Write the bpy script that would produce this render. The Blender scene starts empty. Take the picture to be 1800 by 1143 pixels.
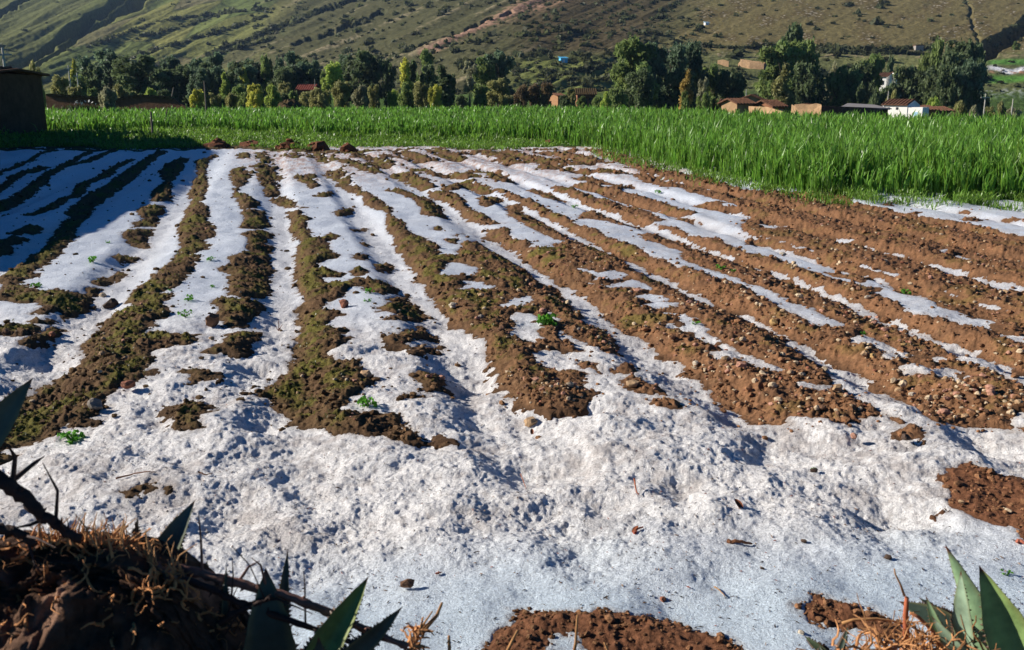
import bpy, math, random
import numpy as np
R = math.radians

# ------------------------------------------------------------------ camera, sky, sun
SC = bpy.context.scene
CAM_H = 2.2                       # eye height above the field
F_PX = 1700.0                     # focal length for an 1800 px wide picture
PITCH = math.atan((571.5 - 160.0) / F_PX)
cam_d = bpy.data.cameras.new("camera")
cam_d.sensor_width = 36.0
cam_d.lens = 36.0 * F_PX / 1800.0
cam_d.clip_start = 0.05
cam_d.clip_end = 6000.0
cam_d.dof.use_dof = True
cam_d.dof.focus_distance = 11.0
cam_d.dof.aperture_fstop = 9.0
cam = bpy.data.objects.new("camera", cam_d)
SC.collection.objects.link(cam)
cam.location = (0, 0, CAM_H)
cam.rotation_euler = (math.pi / 2 - PITCH, 0, 0)
SC.camera = cam

SUN_EL = R(25.0)
SUN_AZ = R(10.0)                  # from straight left, swung this much towards the far side
to_sun = (-math.cos(SUN_AZ) * math.cos(SUN_EL), math.sin(SUN_AZ) * math.cos(SUN_EL), math.sin(SUN_EL))
sun_d = bpy.data.lights.new("sun", 'SUN')
sun_d.energy = 5.0
sun_d.angle = R(0.5)
sun_d.color = (1.0, 0.93, 0.83)
sun = bpy.data.objects.new("sun", sun_d)
SC.collection.objects.link(sun)
from mathutils import Vector
sun.rotation_euler = Vector(to_sun).to_track_quat('Z', 'Y').to_euler()

W = bpy.data.worlds.new("World")
SC.world = W
W.use_nodes = True
wn = W.node_tree.nodes
sky = wn.new('ShaderNodeTexSky')
sky.sky_type = 'NISHITA'
sky.sun_disc = False
sky.sun_elevation = SUN_EL
sky.sun_rotation = math.atan2(to_sun[0], to_sun[1])
sky.altitude = 4200
sky.air_density = 1.0
sky.dust_density = 0.1
sky.ozone_density = 6.0
wn['Background'].inputs[1].default_value = 0.05
sat = wn.new('ShaderNodeHueSaturation')              # the thin clear air of high mountains: a deep blue sky
sat.inputs['Saturation'].default_value = 1.25
W.node_tree.links.new(sky.outputs[0], sat.inputs['Color'])
W.node_tree.links.new(sat.outputs[0], wn['Background'].inputs[0])
SC.view_settings.view_transform = 'Standard'
SC.view_settings.look = 'None'
SC.view_settings.exposure = 0.65
SC.view_settings.gamma = 1.0
SC.view_settings.use_curve_mapping = False
SC.cycles.max_bounces = 6
SC.cycles.transparent_max_bounces = 8

rng = np.random.default_rng(7)
COL = SC.collection

# ------------------------------------------------------------------ picture <-> place
def ray(u, v):
    a = (np.asarray(u, float) - 900.0) / F_PX
    b = -(np.asarray(v, float) - 571.5) / F_PX
    return a, math.cos(PITCH) + b * math.sin(PITCH), -math.sin(PITCH) + b * math.cos(PITCH)
def on_z(u, v, z=0.05):
    a, dy, dz = ray(u, v)
    t = (z - CAM_H) / dz
    return a * t, dy * t
def at_d(u, v, d):                # the point seen at (u, v) at distance d along +Y
    a, dy, dz = ray(u, v)
    t = d / dy
    return np.array([a * t, d + 0 * t, CAM_H + dz * t])
def to_px(x, y, z):
    rz = z - CAM_H
    f = y * math.cos(PITCH) - rz * math.sin(PITCH)
    up = y * math.sin(PITCH) + rz * math.cos(PITCH)
    f = np.maximum(f, 1e-3)
    return 900 + F_PX * x / f, 571.5 - F_PX * up / f

# ------------------------------------------------------------------ noise
_g = np.random.default_rng(3).normal(size=(256, 2)); _g /= np.linalg.norm(_g, axis=1)[:, None]
_p = np.random.default_rng(4).permutation(256)
def perlin(x, y):
    xi = np.floor(x).astype(np.int64); yi = np.floor(y).astype(np.int64)
    xf = x - xi; yf = y - yi
    u = xf * xf * xf * (xf * (xf * 6 - 15) + 10); v = yf * yf * yf * (yf * (yf * 6 - 15) + 10)
    def g(i, j, dx, dy):
        h = _g[_p[(_p[(xi + i) & 255] + yi + j) & 255]]
        return h[..., 0] * dx + h[..., 1] * dy
    a = g(0, 0, xf, yf); b = g(1, 0, xf - 1, yf); c = g(0, 1, xf, yf - 1); d = g(1, 1, xf - 1, yf - 1)
    return (a + (b - a) * u + (c - a) * v + (a - b - c + d) * u * v) * 1.5
def fbm(x, y, s, o=4, k=0.5, off=0.0):
    r = 0; a = 1.0; n = 0
    for i in range(o):
        f = 2.0 ** i / s
        r = r + a * perlin(x * f + 17.3 * i + off, y * f - 9.1 * i + off * 1.7); n += a; a *= k
    return r / n
def ss(a, b, x):
    t = np.clip((x - a) / (b - a), 0, 1); return t * t * (3 - 2 * t)
def lerp(a, b, t): return a + (b - a) * t
def mixc(a, b, t): return a + (np.asarray(b) - a) * t[:, None]

# ------------------------------------------------------------------ mesh helpers
def mesh(name, V, quads=None, tris=None, col=None, smooth=False, mats=(), mi=None):
    V = np.asarray(V, np.float32)
    me = bpy.data.meshes.new(name)
    loops = []; starts = []; n = 0
    for P, k in ((quads, 4), (tris, 3)):
        if P is None or len(P) == 0: continue
        P = np.asarray(P, np.int32)
        loops.append(P.ravel()); starts.append(n + np.arange(len(P), dtype=np.int32) * k); n += P.size
    loops = np.concatenate(loops); starts = np.concatenate(starts)
    me.vertices.add(len(V)); me.vertices.foreach_set('co', V.ravel())
    me.loops.add(len(loops)); me.loops.foreach_set('vertex_index', loops)
    me.polygons.add(len(starts)); me.polygons.foreach_set('loop_start', starts)
    if mi is not None: me.polygons.foreach_set('material_index', np.asarray(mi, np.int32))
    me.polygons.foreach_set('use_smooth', np.full(len(starts), bool(smooth)))
    if col is not None:
        c = np.ones((len(V), 4), np.float32); c[:, :col.shape[1]] = col
        at = me.attributes.new('col', 'FLOAT_COLOR', 'POINT'); at.data.foreach_set('color', c.ravel())
    for m in mats: me.materials.append(m)
    me.update(calc_edges=True)
    return me
def obj(name, me, parent=None, loc=None, rz=None, scale=None):
    o = bpy.data.objects.new(name, me)
    COL.objects.link(o)
    if parent is not None: o.parent = parent
    if loc is not None: o.location = tuple(float(c) for c in loc)
    if rz is not None: o.rotation_euler = (0, 0, rz)
    if scale is not None: o.scale = scale if hasattr(scale, '__len__') else (scale,) * 3
    return o
def tag(o, label=None, cat=None, group=None, kind=None):
    if label: o['label'] = label
    if cat: o['category'] = cat
    if group: o['group'] = group
    if kind: o['kind'] = kind
    return o
def empty(name, loc, rz=0.0):
    o = obj(name, None, loc=loc, rz=rz); o.empty_display_size = 0.2
    return o
def grid_quads(nr, nc):
    i = np.arange(nr * nc).reshape(nr, nc)
    return np.stack([i[:-1, :-1], i[:-1, 1:], i[1:, 1:], i[1:, :-1]], -1).reshape(-1, 4)
class MB:                          # collects shapes into one mesh
    def __init__(s): s.v = []; s.q = []; s.t = []; s.n = 0
    def add(s, V, q=None, t=None):
        s.v.append(np.asarray(V, float))
        if q is not None and len(q): s.q.append(np.asarray(q) + s.n)
        if t is not None and len(t): s.t.append(np.asarray(t) + s.n)
        s.n += len(V)
    def box(s, a, b):
        x0, y0, z0 = a; x1, y1, z1 = b
        s.add([(x0,y0,z0),(x1,y0,z0),(x1,y1,z0),(x0,y1,z0),(x0,y0,z1),(x1,y0,z1),(x1,y1,z1),(x0,y1,z1)],
              [(0,3,2,1),(4,5,6,7),(0,1,5,4),(1,2,6,5),(2,3,7,6),(3,0,4,7)])
    def hexa(s, P):                # 8 corners, bottom ring then top ring
        s.add(P, [(0,3,2,1),(4,5,6,7),(0,1,5,4),(1,2,6,5),(2,3,7,6),(3,0,4,7)])
    def tube(s, pts, rad, k=6):
        pts = np.asarray(pts, float); rad = np.broadcast_to(np.asarray(rad, float), (len(pts),))
        T = np.gradient(pts, axis=0); T /= np.linalg.norm(T, axis=1)[:, None] + 1e-9
        ref = np.array([0, 0, 1.0]) if abs(T[0][2]) < 0.8 else np.array([1.0, 0, 0])
        A = np.cross(T, ref); A /= np.linalg.norm(A, axis=1)[:, None] + 1e-9
        B = np.cross(T, A)
        th = np.arange(k) * 2 * np.pi / k
        V = pts[:, None] + rad[:, None, None] * (np.cos(th)[None, :, None] * A[:, None] + np.sin(th)[None, :, None] * B[:, None])
        n = len(pts); i = np.arange(n * k).reshape(n, k); j = np.roll(i, -1, 1)
        q = np.stack([i[:-1], j[:-1], j[1:], i[1:]], -1).reshape(-1, 4)
        V = np.concatenate([V.reshape(-1, 3), pts[:1], pts[-1:]])
        t = [(i[0, b], i[0, a], n * k) for a, b in zip(range(k), np.roll(range(k), -1))] + [(i[-1, a], i[-1, b], n * k + 1) for a, b in zip(range(k), np.roll(range(k), -1))]
        s.add(V, q, t)
    def mesh(s, name, mat, smooth=False, col=None):
        return mesh(name, np.concatenate(s.v), np.concatenate(s.q) if s.q else None, np.concatenate(s.t) if s.t else None,
                    mats=(mat,), smooth=smooth, col=col)

# ------------------------------------------------------------------ materials
def mat(name, color=(0.5, 0.5, 0.5), rough=0.8, spec=0.3, attr=False, vary=0.0, vscale=5.0, bump=0.0, bscale=20.0, bdist=0.02,
        dark=0.6, trans=0.0, detail=6.0, noise3=None):
    m = bpy.data.materials.new(name); m.use_nodes = True
    nt = m.node_tree; N = nt.nodes; L = nt.links; b = N['Principled BSDF']
    b.inputs['Roughness'].default_value = rough
    b.inputs['Specular IOR Level'].default_value = spec
    geo = N.new('ShaderNodeNewGeometry')
    if attr:
        a = N.new('ShaderNodeAttribute'); a.attribute_name = 'col'; src = a.outputs['Color']
    else:
        c = N.new('ShaderNodeRGB'); c.outputs[0].default_value = (*color, 1); src = c.outputs[0]
    if vary > 0:
        n = N.new('ShaderNodeTexNoise'); n.inputs['Scale'].default_value = vscale; n.inputs['Detail'].default_value = detail
        n.inputs['Roughness'].default_value = 0.65
        L.new(geo.outputs['Position'], n.inputs['Vector'])
        mr = N.new('ShaderNodeMapRange'); mr.inputs[1].default_value = 0.3; mr.inputs[2].default_value = 0.7
        mr.inputs[3].default_value = 1 - vary; mr.inputs[4].default_value = 1 + vary
        L.new(n.outputs['Fac'], mr.inputs[0])
        x = N.new('ShaderNodeMix'); x.data_type = 'RGBA'; x.blend_type = 'MULTIPLY'; x.inputs[0].default_value = 1
        L.new(src, x.inputs[6]); L.new(mr.outputs[0], x.inputs[7]); src = x.outputs[2]
    L.new(src, b.inputs['Base Color'])
    if bump > 0:
        n = N.new('ShaderNodeTexNoise'); n.inputs['Scale'].default_value = bscale; n.inputs['Detail'].default_value = 8
        n.inputs['Roughness'].default_value = 0.7
        L.new(geo.outputs['Position'], n.inputs['Vector'])
        bp = N.new('ShaderNodeBump'); bp.inputs['Strength'].default_value = bump; bp.inputs['Distance'].default_value = bdist
        L.new(n.outputs['Fac'], bp.inputs['Height']); L.new(bp.outputs[0], b.inputs['Normal'])
    if trans > 0:
        t = N.new('ShaderNodeBsdfTranslucent'); L.new(src, t.inputs['Color'])
        mx = N.new('ShaderNodeMixShader'); mx.inputs[0].default_value = trans
        L.new(b.outputs[0], mx.inputs[1]); L.new(t.outputs[0], mx.inputs[2]); L.new(mx.outputs[0], N['Material Output'].inputs['Surface'])
    return m
M_soil = mat('soil', attr=True, rough=0.95, spec=0.1, vary=0.40, vscale=30, bump=0.8, bscale=70, bdist=0.015)
M_snow = mat('hail_snow', attr=True, rough=0.42, spec=0.45, vary=0.34, vscale=75, bump=1.0, bscale=110, bdist=0.016, detail=4.0)
M_hill = mat('hill_ground', attr=True, rough=1.0, spec=0.0, vary=0.35, vscale=0.45, bump=0.7, bscale=0.5, bdist=1.0, detail=9)
M_leaf = mat('leaf', attr=True, rough=0.6, spec=0.25, trans=0.5)
M_crop = mat('crop_leaf', attr=True, rough=0.4, spec=0.45, trans=0.45)
M_bark = mat('bark', (0.12, 0.09, 0.06), vary=0.3, vscale=3, bump=0.5, bscale=8)
M_stone = mat('stone', attr=True, rough=0.85, spec=0.25, vary=0.25, vscale=30, bump=0.5, bscale=60)
M_agave = mat('agave_leaf', attr=True, rough=0.5, spec=0.3, vary=0.32, vscale=16, bump=0.25, bscale=80, bdist=0.004)
M_twig = mat('dead_twig', (0.05, 0.025, 0.018), rough=0.75, vary=0.4, vscale=25, bump=0.6, bscale=70, bdist=0.01)
M_root = mat('dry_root', attr=True, rough=0.8, spec=0.15, vary=0.3, vscale=60)
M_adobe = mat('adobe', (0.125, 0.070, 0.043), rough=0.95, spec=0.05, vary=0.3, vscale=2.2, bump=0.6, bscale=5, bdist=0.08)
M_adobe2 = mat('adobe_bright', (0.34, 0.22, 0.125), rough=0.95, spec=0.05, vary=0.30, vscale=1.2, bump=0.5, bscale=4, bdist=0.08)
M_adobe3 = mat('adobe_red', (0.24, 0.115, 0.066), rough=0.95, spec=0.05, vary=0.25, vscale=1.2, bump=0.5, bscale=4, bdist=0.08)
M_white = mat('whitewash', (0.80, 0.78, 0.73), rough=0.9, spec=0.1, vary=0.08, vscale=1.5)
M_tile = mat('clay_tile', (0.14, 0.07, 0.043), rough=0.9, spec=0.1, vary=0.45, vscale=4, bump=0.8, bscale=6, bdist=0.1)
M_tin = mat('tin_roof', (0.30, 0.27, 0.24), rough=0.6, spec=0.4, vary=0.25, vscale=2)
M_thatch = mat('thatch', (0.10, 0.07, 0.035), rough=1.0, spec=0.05, vary=0.4, vscale=6, bump=1.0, bscale=9, bdist=0.1)
M_blue = mat('blue_sheet', (0.10, 0.50, 0.80), rough=0.5, spec=0.4, vary=0.1, vscale=3)
M_pblue = mat('pale_blue_paint', (0.35, 0.58, 0.75), rough=0.6, vary=0.1, vscale=3)
M_glass = mat('dark_opening', (0.02, 0.022, 0.025), rough=0.3, spec=0.5)
M_wood = mat('grey_wood', (0.13, 0.11, 0.09), rough=0.9, vary=0.3, vscale=3)

# ------------------------------------------------------------------ the field: beds, furrows, where the hail lies
# outlines of bare soil and of hail, traced in crops of the picture and laid down on the field
A1=(0,450,2.8575);A2=(400,450,2.8575);A3=(800,450,2.8575);A4=(1200,450,2.8575);A5=(1400,350,2.8575)
B1=(0,250,3.81);B2=(350,250,3.81);B3=(700,250,3.81);B4=(1050,250,3.81);PH=(0,0,1)
def P(s): a = np.array([float(t) for t in s.replace(',', ' ').split()]); return a.reshape(-1, 2)
SOIL=[
(A1,"0,200 0,150 60,120 110,80 160,45 220,10 250,-10 300,0 250,15 210,50 150,75 140,95 215,90 200,105 120,135 90,150 150,160 220,185 290,165 330,185 420,190 440,165 520,175 500,200 470,225 460,270 400,300 320,320 300,285 240,300 150,295 230,260 180,240 100,245 0,230 -80,240 -80,190"),
(A1,"470,150 490,120 560,115 590,85 610,85 625,100 600,130 520,160"),
(A1,"-60,380 0,365 80,350 180,360 210,380 160,405 60,410 0,405 -60,410"),
(A1,"100,430 220,395 270,375 310,385 320,400 260,425 190,455 110,455"),
(A1,"160,333 250,325 260,338 170,342"),
(A1,"880,0 1015,10 970,50 960,100 880,140 850,165 730,190 880,195 820,220 830,245 900,250 895,262 830,270 850,290 820,320 760,330 750,370 715,400 800,390 900,405 990,400 1020,430 960,450 850,465 790,490 780,540 720,590 760,570 790,572 700,630 660,650 520,700 545,770 490,800 430,850 290,870 290,905 200,940 100,970 0,990 -120,1010 -120,900 0,860 60,790 130,730 200,680 330,610 370,590 400,540 430,510 395,480 430,430 490,400 530,330 620,280 700,262 640,245 650,200 720,155 820,90 860,40"),
(A1,"-60,1000 0,1005 60,1015 40,1040 0,1060 -60,1070"),
(A1,"920,580 1000,575 1070,590 1060,620 960,650 945,610"),
(A1,"850,770 960,740 1040,760 1100,790 1010,810 1000,870 870,870 870,810"),
(PH,"210,868 245,852 275,850 280,862 255,875 222,876"),(PH,"286,862 300,852 306,858 296,868"),
(A2,"0,30 10,10 60,-10 170,0 220,40 235,100 200,170 215,190 150,215 30,215 0,190"),
(A2,"-93,235 -10,210 60,225 150,240 185,262 130,320 60,358 0,355 -60,320 -70,300 -30,275"),
(A2,"-130,490 -60,455 0,400 80,390 165,390 150,430 110,460 100,500 60,505 0,475 -60,500"),
(A2,"340,0 560,0 550,20 470,30 455,65 590,95 560,110 460,115 500,145 610,130 690,125 760,120 830,160 870,185 800,205 740,190 700,160 620,160 580,170 585,210 500,230 480,270 530,285 585,300 500,330 490,355 600,385 550,400 625,425 520,490 540,530 600,535 700,510 660,560 680,600 745,620 715,650 640,710 570,785 650,790 750,810 870,800 885,830 850,860 780,880 700,900 620,905 540,915 520,890 430,860 340,860 290,820 240,780 230,740 150,710 210,660 300,590 300,570 340,520 315,470 380,380 340,290 400,215 350,150 340,60"),
(A2,"800,880 860,870 960,890 970,920 900,950 830,920"),(A2,"1060,900 1130,920 1100,950 1060,930"),
(A2,"760,270 800,260 800,215 880,205 950,250 1000,290 1020,320 960,340 860,330 780,325 850,300"),
(A2,"770,420 850,395 980,370 1000,390 1040,420 950,425 880,440 920,465 1000,460 1080,465 1080,500 1000,505 940,490 900,465 780,440"),
(A2,"910,610 1000,590 1060,600 1110,640 1080,690 1000,690 970,650"),(A2,"870,700 960,705 980,725 880,720"),
(A2,"725,45 830,50 830,75 760,90"),(A2,"620,80 690,70 710,95 640,105"),(A2,"625,0 720,0 700,30 640,25"),
(A3,"-258,0 -203,100 -143,200 -83,285 0,370 90,395 150,440 160,540 220,610 210,680 290,710 330,780 480,770 600,750 640,690 640,595 530,595 430,560 380,500 400,485 560,485 650,492 600,440 700,460 760,500 830,510 800,460 790,420 730,380 640,340 620,300 560,245 520,180 420,140 360,90 290,40 240,20 170,0"),
(A3,"640,550 680,545 735,580 720,595 650,570"),(A3,"810,570 870,560 910,585 870,600 800,585"),
(A3,"835,640 890,620 950,650 1040,680 1020,695 940,690 860,660"),(A3,"1040,740 1110,745 1110,765 1050,765"),
(A3,"310,0 420,70 500,140 600,180 700,260 770,340 870,400 940,430 1000,490 1143,540 1193,610 1263,680 1313,740 1393,800 1493,850 1583,870 1703,860 1683,820 1843,825 1903,845 2043,830 2163,815 2240,845 2143,790 2083,750 2003,720 1943,690 1883,695 1793,690 1713,690 1683,640 1743,635 1833,650 1893,640 1883,600 1783,540 1703,490 1623,420 1543,380 1463,350 1413,310 1303,265 1203,235 1143,200 1080,165 1000,130 900,90 870,60 800,0"),
(A4,"1090,870 1143,860 1200,880 1180,925 1090,925"),
(A4,"0,165 100,205 220,260 330,300 420,350 500,400 580,440 680,480 770,520 840,580 960,640 1010,690 1143,770 1260,830 1380,860 1560,880 1780,900 1780,700 1680,650 1580,590 1450,550 1311,474 1221,444 1131,404 1071,354 991,354 961,324 871,294 801,244 701,204 631,164 571,144 430,90 380,80 250,20 200,0 0,-20"),
(A5,"0,415 130,465 260,510 330,545 380,590 500,610 590,660 680,710 800,740 930,780 1030,830 1143,875 1300,940 1300,800 1143,740 1040,700 960,660 820,640 750,600 650,590 580,590 480,520 380,475 460,445 330,445 230,420 130,390 0,340 -100,300 -100,370"),
(A5,"130,372 250,385 400,412 330,420 200,398"),
(A5,"0,290 150,345 250,375 400,405 460,440 520,480 620,490 680,520 700,545 800,570 900,600 980,620 1050,660 1143,690 1400,760 1400,200 1143,190 1060,175 950,150 800,115 620,95 440,50 280,15 0,0 -200,-30 -200,200"),
(B1,"60,620 190,560 290,580 270,620 100,630"),(B1,"-60,660 0,660 110,640 200,660 110,700 90,765 0,770 -60,770"),
(B1,"1120,150 1200,110 1270,110 1240,140 1220,200 1150,270 1150,400 1010,400 1020,340 1100,260 1070,200"),
(B1,"910,470 960,430 1100,430 1110,480 1060,500 1060,570 880,580 890,540 960,520"),
(B1,"810,610 900,590 1040,590 1030,620 990,640 1000,720 880,710 850,660 820,650"),(B1,"730,770 840,760 940,790 930,805 810,805"),
(B1,"620,940 740,910 780,890 830,880 820,910 740,960 650,975"),
(B1,"1310,130 1400,100 1440,80 1460,90 1400,130 1380,200 1390,300 1370,390 1340,400 1400,450 1390,520 1440,590 1440,640 1360,660 1410,690 1390,720 1280,760 1350,770 1300,830 1260,880 1270,910 1170,980 1080,1020 1180,1030 1080,1090 850,1090 850,1060 900,990 1000,930 1060,870 1180,780 1200,720 1200,640 1190,570 1240,500 1230,470 1270,430 1270,330 1320,230"),
(B2,"230,180 300,170 330,230 300,290 250,340 330,360 410,410 370,450 270,455 250,380 220,390 240,300 210,230"),
(B2,"290,470 330,455 440,465 440,520 490,575 380,590 280,580 300,530"),
(B2,"280,620 400,590 500,620 490,650 440,690 510,715 460,750 500,800 450,830 510,890 490,930 440,960 490,1010 400,1050 250,1050 200,990 200,900 120,850 190,830 230,800 330,730 330,660"),
(B2,"410,80 460,75 440,150 500,180 520,240 510,290 540,330 520,370 440,370 430,290 400,220 410,150"),
(B2,"480,400 560,370 640,400 650,430 740,445 600,450 520,430"),
(B2,"590,470 680,460 700,500 770,515 720,540 720,580 770,640 700,670 650,660 610,570 620,520"),
(B2,"650,700 720,650 830,640 880,610 960,640 860,680 860,720 930,760 940,785 830,800 790,830 800,860 940,890 900,905 800,905 860,960 1000,945 1010,920 1120,920 1130,960 1000,980 960,1050 830,1090 640,1143 720,1060 650,970 640,870 660,780"),
(B2,"890,470 960,450 1030,450 1020,500 920,505"),(B2,"760,370 870,330 910,350 880,375"),(B2,"660,230 760,225 800,300 760,315 720,280 690,260"),
(B2,"1020,770 1100,755 1150,780 1120,800 1040,800"),(B2,"1150,820 1290,830 1290,850 1230,885 1180,850"),(B2,"1020,590 1130,580 1120,600 1030,605"),
(B2,"1080,690 1140,680 1130,715"),(B2,"1040,875 1120,865 1140,890 1060,905"),
(B2,"1130,980 1200,930 1310,970 1330,1020 1240,1040 1150,1010"),(B2,"1250,1050 1400,1040 1440,1090 1500,1143 1200,1143 1280,1110"),
(B2,"870,210 930,190 960,240 1000,280 1100,330 1190,370 1250,430 1310,450 1280,490 1390,550 1380,580 1450,630 1524,650 1600,700 1600,1000 1450,960 1450,870 1370,800 1380,760 1310,690 1300,640 1260,610 1260,520 1250,480 1190,460 1110,410 1100,370 1000,340 930,300 950,270 890,260"),
(B3,"0,530 50,580 110,640 190,670 180,710 230,750 300,800 280,850 340,900 400,940 120,940 40,800 0,750"),
(B3,"390,770 430,680 530,670 640,750 760,810 870,890 900,950 700,980 520,880 540,840 400,800"),
(B3,"230,590 270,565 290,600"),(B3,"300,660 400,650 380,690"),(B3,"350,625 440,620 400,640"),
(B3,"200,340 330,330 440,380 450,430 540,480 640,540 720,550 580,560 450,520 390,450 330,410 220,380"),
(B3,"590,590 740,590 780,650 880,670 890,710 1060,720 1040,690 1160,670 1320,720 1480,800 1480,850 1300,860 1160,850 1150,880 1300,890 1240,930 1200,970 1100,970 1040,900 940,860 830,800 800,760 680,690 600,650"),
(B3,"720,430 810,420 830,470 920,530 1020,580 1140,650 1160,670 1050,660 960,620 920,590 860,570 800,520 730,490"),(B3,"540,380 640,370 700,400 600,440 560,430"),
(B3,"610,310 720,330 860,390 960,420 1020,470 1120,500 1200,560 1330,590 1380,630 1340,650 1524,690 1560,800 1400,720 1300,680 1180,620 1100,560 980,510 880,450 800,410 700,350"),
(B3,"1260,470 1360,480 1500,540 1480,550 1320,520 1210,515"),(B3,"860,330 960,330 1060,380 1140,410 1060,400 950,360"),
(B3,"1030,310 1080,300 1200,330 1330,380 1460,430 1524,450 1524,500 1400,450 1260,410 1130,360"),
(B4,"0,610 120,660 260,700 310,750 430,790 470,830 600,850 720,900 830,940 990,960 1020,1000 1060,1030 1150,1060 1230,1100 1270,1143 870,1143 720,1050 600,1000 500,930 350,880 270,830 130,780 0,700"),
(B4,"270,620 400,620 500,670 620,690 750,740 850,780 960,800 1060,860 1130,900 1160,930 1250,930 1380,960 1524,1040 1524,1143 1350,1070 1200,1040 1120,1000 1060,950 880,880 760,840 620,780 560,740 430,690 300,650"),
(B4,"370,550 480,570 560,580 640,640 700,650 820,660 900,700 1000,740 1140,770 1250,800 1350,850 1420,890 1524,920 1524,1000 1400,950 1300,890 1190,870 1060,850 930,790 760,730 640,680 520,620 400,580"),
(B4,"0,70 100,110 200,150 400,230 480,260 600,330 850,400 960,440 780,430 880,470 1020,500 950,590 1050,640 1200,660 1350,700 1460,730 1524,760 1700,800 1700,340 1300,340 1000,330 700,240 400,190 200,100 0,50"),
(B4,"990,640 1100,660 1200,680 1310,700 1524,760 1524,840 1400,770 1280,740 1140,710 1000,690"),
(PH,"1655,840 1690,822 1740,828 1800,850 1850,870 1860,960 1800,948 1770,930 1720,912 1680,895 1660,870"),
(PH,"865,1160 870,1112 920,1080 990,1075 1080,1078 1150,1085 1220,1105 1260,1120 1290,1143 1320,1180 860,1190"),
(PH,"1410,1075 1440,1048 1490,1060 1540,1085 1580,1110 1560,1130 1480,1110 1420,1095"),
]
HAIL=[
(A3,"250,320 320,290 400,300 460,340 420,390 470,440 400,445 340,430 250,400 300,365"),(A3,"435,300 480,290 540,320 520,345 460,330"),
(A3,"240,250 290,215 370,210 410,235 340,265 250,268"),(A3,"20,130 90,128 210,160 150,182 80,170 20,180 70,150"),
(A3,"-20,35 40,40 110,70 90,110 0,112 -60,90"),(A3,"520,370 600,420 700,470 640,490 560,440 540,410"),
(A3,"590,70 640,65 720,85 800,75 880,95 820,125 700,125 680,95"),(A3,"630,140 780,150 890,120 960,150 990,180 900,165 780,165"),
(A3,"905,205 960,195 1070,200 1060,230 980,235 910,215"),(A3,"910,260 1000,235 1110,245 1110,275 990,270"),
(A4,"-130,290 0,290 60,320 120,360 150,410 220,440 290,490 400,530 520,580 480,592 390,570 280,540 180,540 115,500 170,475 100,440 40,400 -80,370 -70,345 0,350 -40,310"),
(A4,"-40,0 0,30 120,65 200,95 290,125 320,140 440,175 520,215 560,240 650,260 720,310 830,350 770,372 690,365 620,340 580,310 530,285 430,230 340,185 310,155 200,125 100,90 20,60 -40,40"),
(A5,"230,705 330,690 400,712 480,750 560,775 640,795 700,790 780,800 780,830 680,825 580,810 480,815 410,800 420,765 340,740 250,725"),
(A5,"500,845 580,835 660,870 760,855 830,875 870,910 820,928 750,905 680,885 570,885"),
(A5,"0,415 130,465 260,510 330,545 380,590 500,610 590,660 680,710 800,740 930,780 1030,830 1143,875 1300,930 1300,1010 1143,945 1080,905 980,855 820,832 760,800 740,765 650,735 560,695 500,645 420,645 390,615 300,582 230,532 130,492 60,452 0,432"),
(A5,"200,295 290,320 400,360 510,385 500,395 400,370 300,335"),(A5,"440,275 540,285 600,310 700,335 860,370 850,395 760,400 740,370 640,345 560,305"),
(A5,"840,400 920,400 1000,420 1143,450 1250,480 1250,500 1143,475 1060,470 950,440"),(A5,"345,245 400,255 390,270"),(A5,"160,185 200,200 290,215 230,235 190,210"),
(A5,"720,260 760,255 740,275"),(A5,"800,290 890,305 880,320 830,310"),(A5,"920,265 1000,275 960,285"),
(A5,"910,530 1000,545 1090,580 1040,580 950,560"),(A5,"740,475 850,500 780,500"),
(A5,"280,12 440,20 560,60 620,95 800,115 950,150 1060,175 1143,190 1300,215 1300,10 900,40 500,8"),
(A5,"1060,1105 1143,1090 1250,1110 1250,1160 1100,1143"),
(PH,"960,1143 975,1125 1010,1120 1060,1143 1060,1180 950,1180"),
(B4,"0,455 130,500 230,545 340,590 450,620 560,660 640,700 760,745 860,770 930,790 900,800 760,755 620,715 520,660 400,620 270,580 150,545 0,480"),
(B4,"370,540 450,525 560,560 500,570"),(B4,"570,590 660,540 740,560 860,590 820,600 700,600"),(B4,"820,655 950,660 1000,690 1100,710 1250,740 1380,770 1524,830 1524,900 1350,845 1200,790 1000,745 920,700"),
(B4,"1100,560 1280,570 1270,585 1130,580"),(B4,"1090,640 1230,660 1350,700 1460,735 1350,720 1200,670"),(B4,"470,262 570,275 580,290 500,280"),(B4,"670,310 760,325 820,350 740,335"),
(B4,"900,375 980,378 960,386 910,384"),
]
SOIL_SLIVER=[(A5,"430,25 500,20 480,40 430,38"),(A5,"560,75 620,70 600,92"),(A5,"820,65 880,62 870,78 830,78"),(A5,"830,105 960,108 940,116 840,114"),(A5,"1030,110 1100,100 1143,110 1060,120")]
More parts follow.
